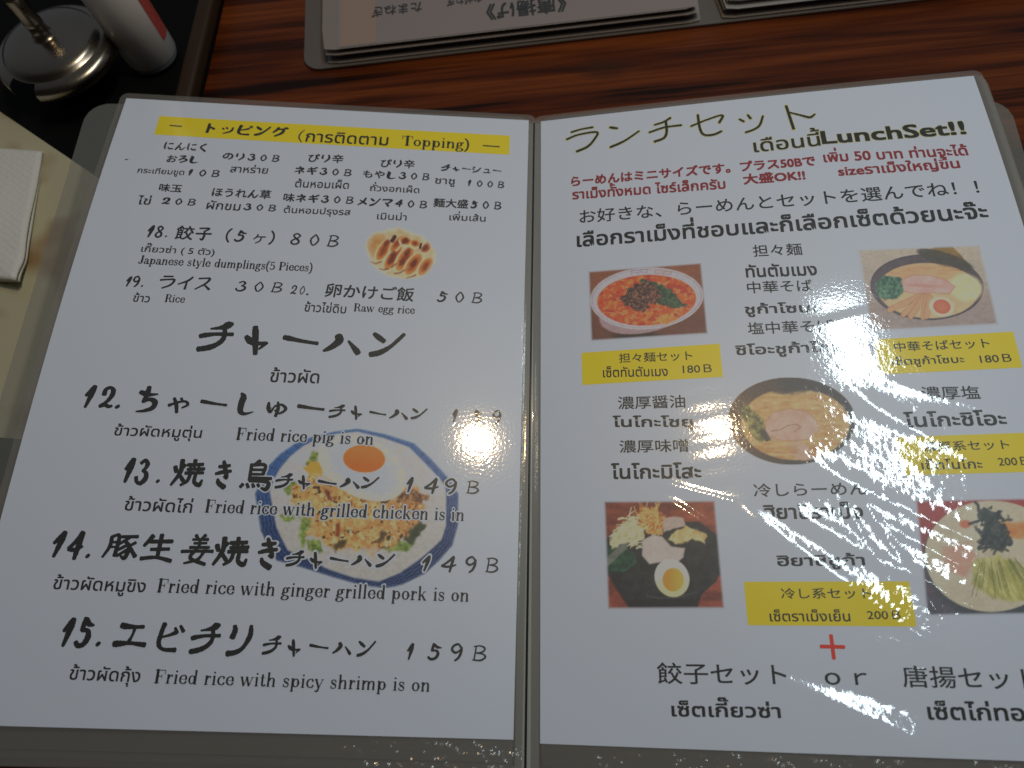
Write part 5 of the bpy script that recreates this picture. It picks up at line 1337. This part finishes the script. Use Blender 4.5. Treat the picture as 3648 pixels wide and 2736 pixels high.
def ply(name, k):
    nx, ny = 26, 34
    s, t = np.meshgrid(np.linspace(0, 1, nx), np.linspace(0, 1, ny))
    q = np.array([(-0.345, 0.215), (-0.259 + 0.0006 * k, 0.2015 - 0.0008 * k), (-0.2725 + 0.0004 * k, 0.2855 - 0.0008 * k), (-0.36, 0.296)])
    P = (q[0] * ((1 - s) * (1 - t))[..., None] + q[1] * (s * (1 - t))[..., None] + q[2] * (s * t)[..., None] + q[3] * ((1 - s) * t)[..., None])
    z = 0.0040 + 0.0022 * k + 0.0035 * fbm(s * 2.2 + 3 * k, t * 2.5, 71, 2) + 0.004 * sstep(.75, 1, s) * sstep(.2, .0, t) + 0.0015 * np.sin(t * 5)
    V = np.concatenate([np.dstack([P, z]).reshape(-1, 3), np.dstack([P, z - 0.0016]).reshape(-1, 3)])
    F = grid_faces(nx, ny).tolist(); m = nx * ny
    F += [[a + m for a in f][::-1] for f in F]
    ring = [i for i in range(nx)] + [nx * (j + 1) - 1 for j in range(1, ny)] + [m - 1 - i for i in range(1, nx)] + [nx * j for j in range(ny - 2, 0, -1)]
    F += [[ring[i], ring[i] + m, ring[(i + 1) % len(ring)] + m, ring[(i + 1) % len(ring)]] for i in range(len(ring))]
    return mesh_obj(name, V, F, M_NAP, nap, True)
for k in range(2):
    ply('napkin_ply', k)

# soy pot with a steel lid
def lathe(name, prof, mat, parent, loc, seg=64, cut=None):
    V = []; F = []; n = len(prof)
    for i in range(seg):
        a = 2 * math.pi * i / seg
        for r, z in prof:
            V.append((loc[0] + r * math.cos(a), loc[1] + r * math.sin(a), loc[2] + z))
    for i in range(seg):
        a = 2 * math.pi * (i + .5) / seg
        for j in range(n - 1):
            if cut and cut(a, j): continue
            i2 = (i + 1) % seg
            F.append((i * n + j, i2 * n + j, i2 * n + j + 1, i * n + j + 1))
    return mesh_obj(name, V, F, mat, parent, True)
pot_c = (-0.2655, 0.3385)
M_STEEL, nt, b = plain('worn_steel', (0.33, 0.29, 0.24), 0.24, metal=1.0)
no = nt.nodes.new('ShaderNodeTexNoise'); no.inputs['Scale'].default_value = 60
mr = nt.nodes.new('ShaderNodeMapRange'); mr.inputs[3].default_value = 0.17; mr.inputs[4].default_value = 0.34
nt.links.new(no.outputs['Fac'], mr.inputs[0]); nt.links.new(mr.outputs[0], b.inputs['Roughness'])
M_SOY, _, _ = plain('dark_soy_glass', (0.006, 0.004, 0.003), 0.3, spec=0.15)
pot = tag(empty('sauce_pot', (pot_c[0], pot_c[1], 0.002)), 'dark sauce pot with a domed steel lid, knob and spoon notch, in the tray corner', 'sauce pot')
pc = (pot_c[0], pot_c[1], 0.002)
lathe('pot_body', [(0.0, 0.0), (0.015, 0.0), (0.0180, 0.003), (0.0190, 0.010), (0.0205, 0.020), (0.0205, 0.026), (0.0, 0.026)], M_SOY, pot, pc)
def notch(a, j):
    d = abs((a - math.radians(252) + math.pi) % (2 * math.pi) - math.pi)
    return d < math.radians(15) and j <= 4
lid = lathe('lid', [(0.0326, 0.0180), (0.0330, 0.0186), (0.0330, 0.0222), (0.0322, 0.0240), (0.0300, 0.0253), (0.0276, 0.0260), (0.0266, 0.0264), (0.0258, 0.0280), (0.0232, 0.0294), (0.0180, 0.0310), (0.0110, 0.0322), (0.0045, 0.0327), (0.0, 0.0328)], M_STEEL, pot, pc, 96, notch)
lathe('knob', [(0.0066, 0.0326), (0.0048, 0.0338), (0.0046, 0.0390), (0.0048, 0.0398), (0.0048, 0.0420), (0.0044, 0.0428), (0.0046, 0.0520), (0.0048, 0.0560), (0.0044, 0.0582), (0.0010, 0.0622), (0.0, 0.0625)], M_STEEL, lid, pc, 32)

# white bottle with red print
M_WHITE, _, _ = plain('white_bottle_plastic', (0.86, 0.83, 0.81), 0.4)
M_REDL, nt, b = plain('red_printed_label', (0.42, 0.03, 0.02), 0.4)
no = nt.nodes.new('ShaderNodeTexNoise'); no.inputs['Scale'].default_value = 420; no.inputs['Detail'].default_value = 2
rp = nt.nodes.new('ShaderNodeValToRGB'); rp.color_ramp.elements[0].position = 0.56; rp.color_ramp.elements[0].color = (0.36, 0.018, 0.014, 1)
rp.color_ramp.elements[1].position = 0.62; rp.color_ramp.elements[1].color = (0.62, 0.34, 0.30, 1)
nt.links.new(no.outputs['Fac'], rp.inputs['Fac']); nt.links.new(rp.outputs['Color'], b.inputs['Base Color'])
M_CLEARB, _, b = plain('bluish_bottle_base', (0.30, 0.33, 0.38), 0.15, spec=0.5)
btl_c = (-0.2235, 0.3530, 0.0022)
btl = tag(empty('seasoning_bottle', btl_c), 'white plastic seasoning bottle with a red printed side, standing behind the steel lidded pot', 'bottle')
lathe('bottle_body', [(0.0140, 0.0045), (0.0148, 0.0055), (0.0148, 0.110), (0.0135, 0.116), (0.0, 0.118)], M_WHITE, btl, btl_c)
lathe('bottle_base', [(0.0, 0.0), (0.0118, 0.0), (0.0141, 0.0018), (0.0144, 0.0046)], M_CLEARB, btl, btl_c)
V = []; F = []
for i in range(14):
    a = math.radians(-14 + i * 4.5)
    for z in (0.016, 0.050, 0.100):
        V.append((btl_c[0] + 0.0150 * math.cos(a), btl_c[1] + 0.0150 * math.sin(a), btl_c[2] + z))
for i in range(13):
    for j in range(2):
        F.append((i * 3 + j, i * 3 + 3 + j, i * 3 + 4 + j, i * 3 + 1 + j))
mesh_obj('bottle_label', V, F, M_REDL, btl, True)

# children keep their world place although their parents stand elsewhere
for root in (menu, menu2, tray, nap, pot, btl):
    off = Vector(root.location)
    for ch in root.children:
        ch.location = Vector(ch.location) - off
bpy.data.objects.remove(_fo)
bpy.data.curves.remove(_fc)
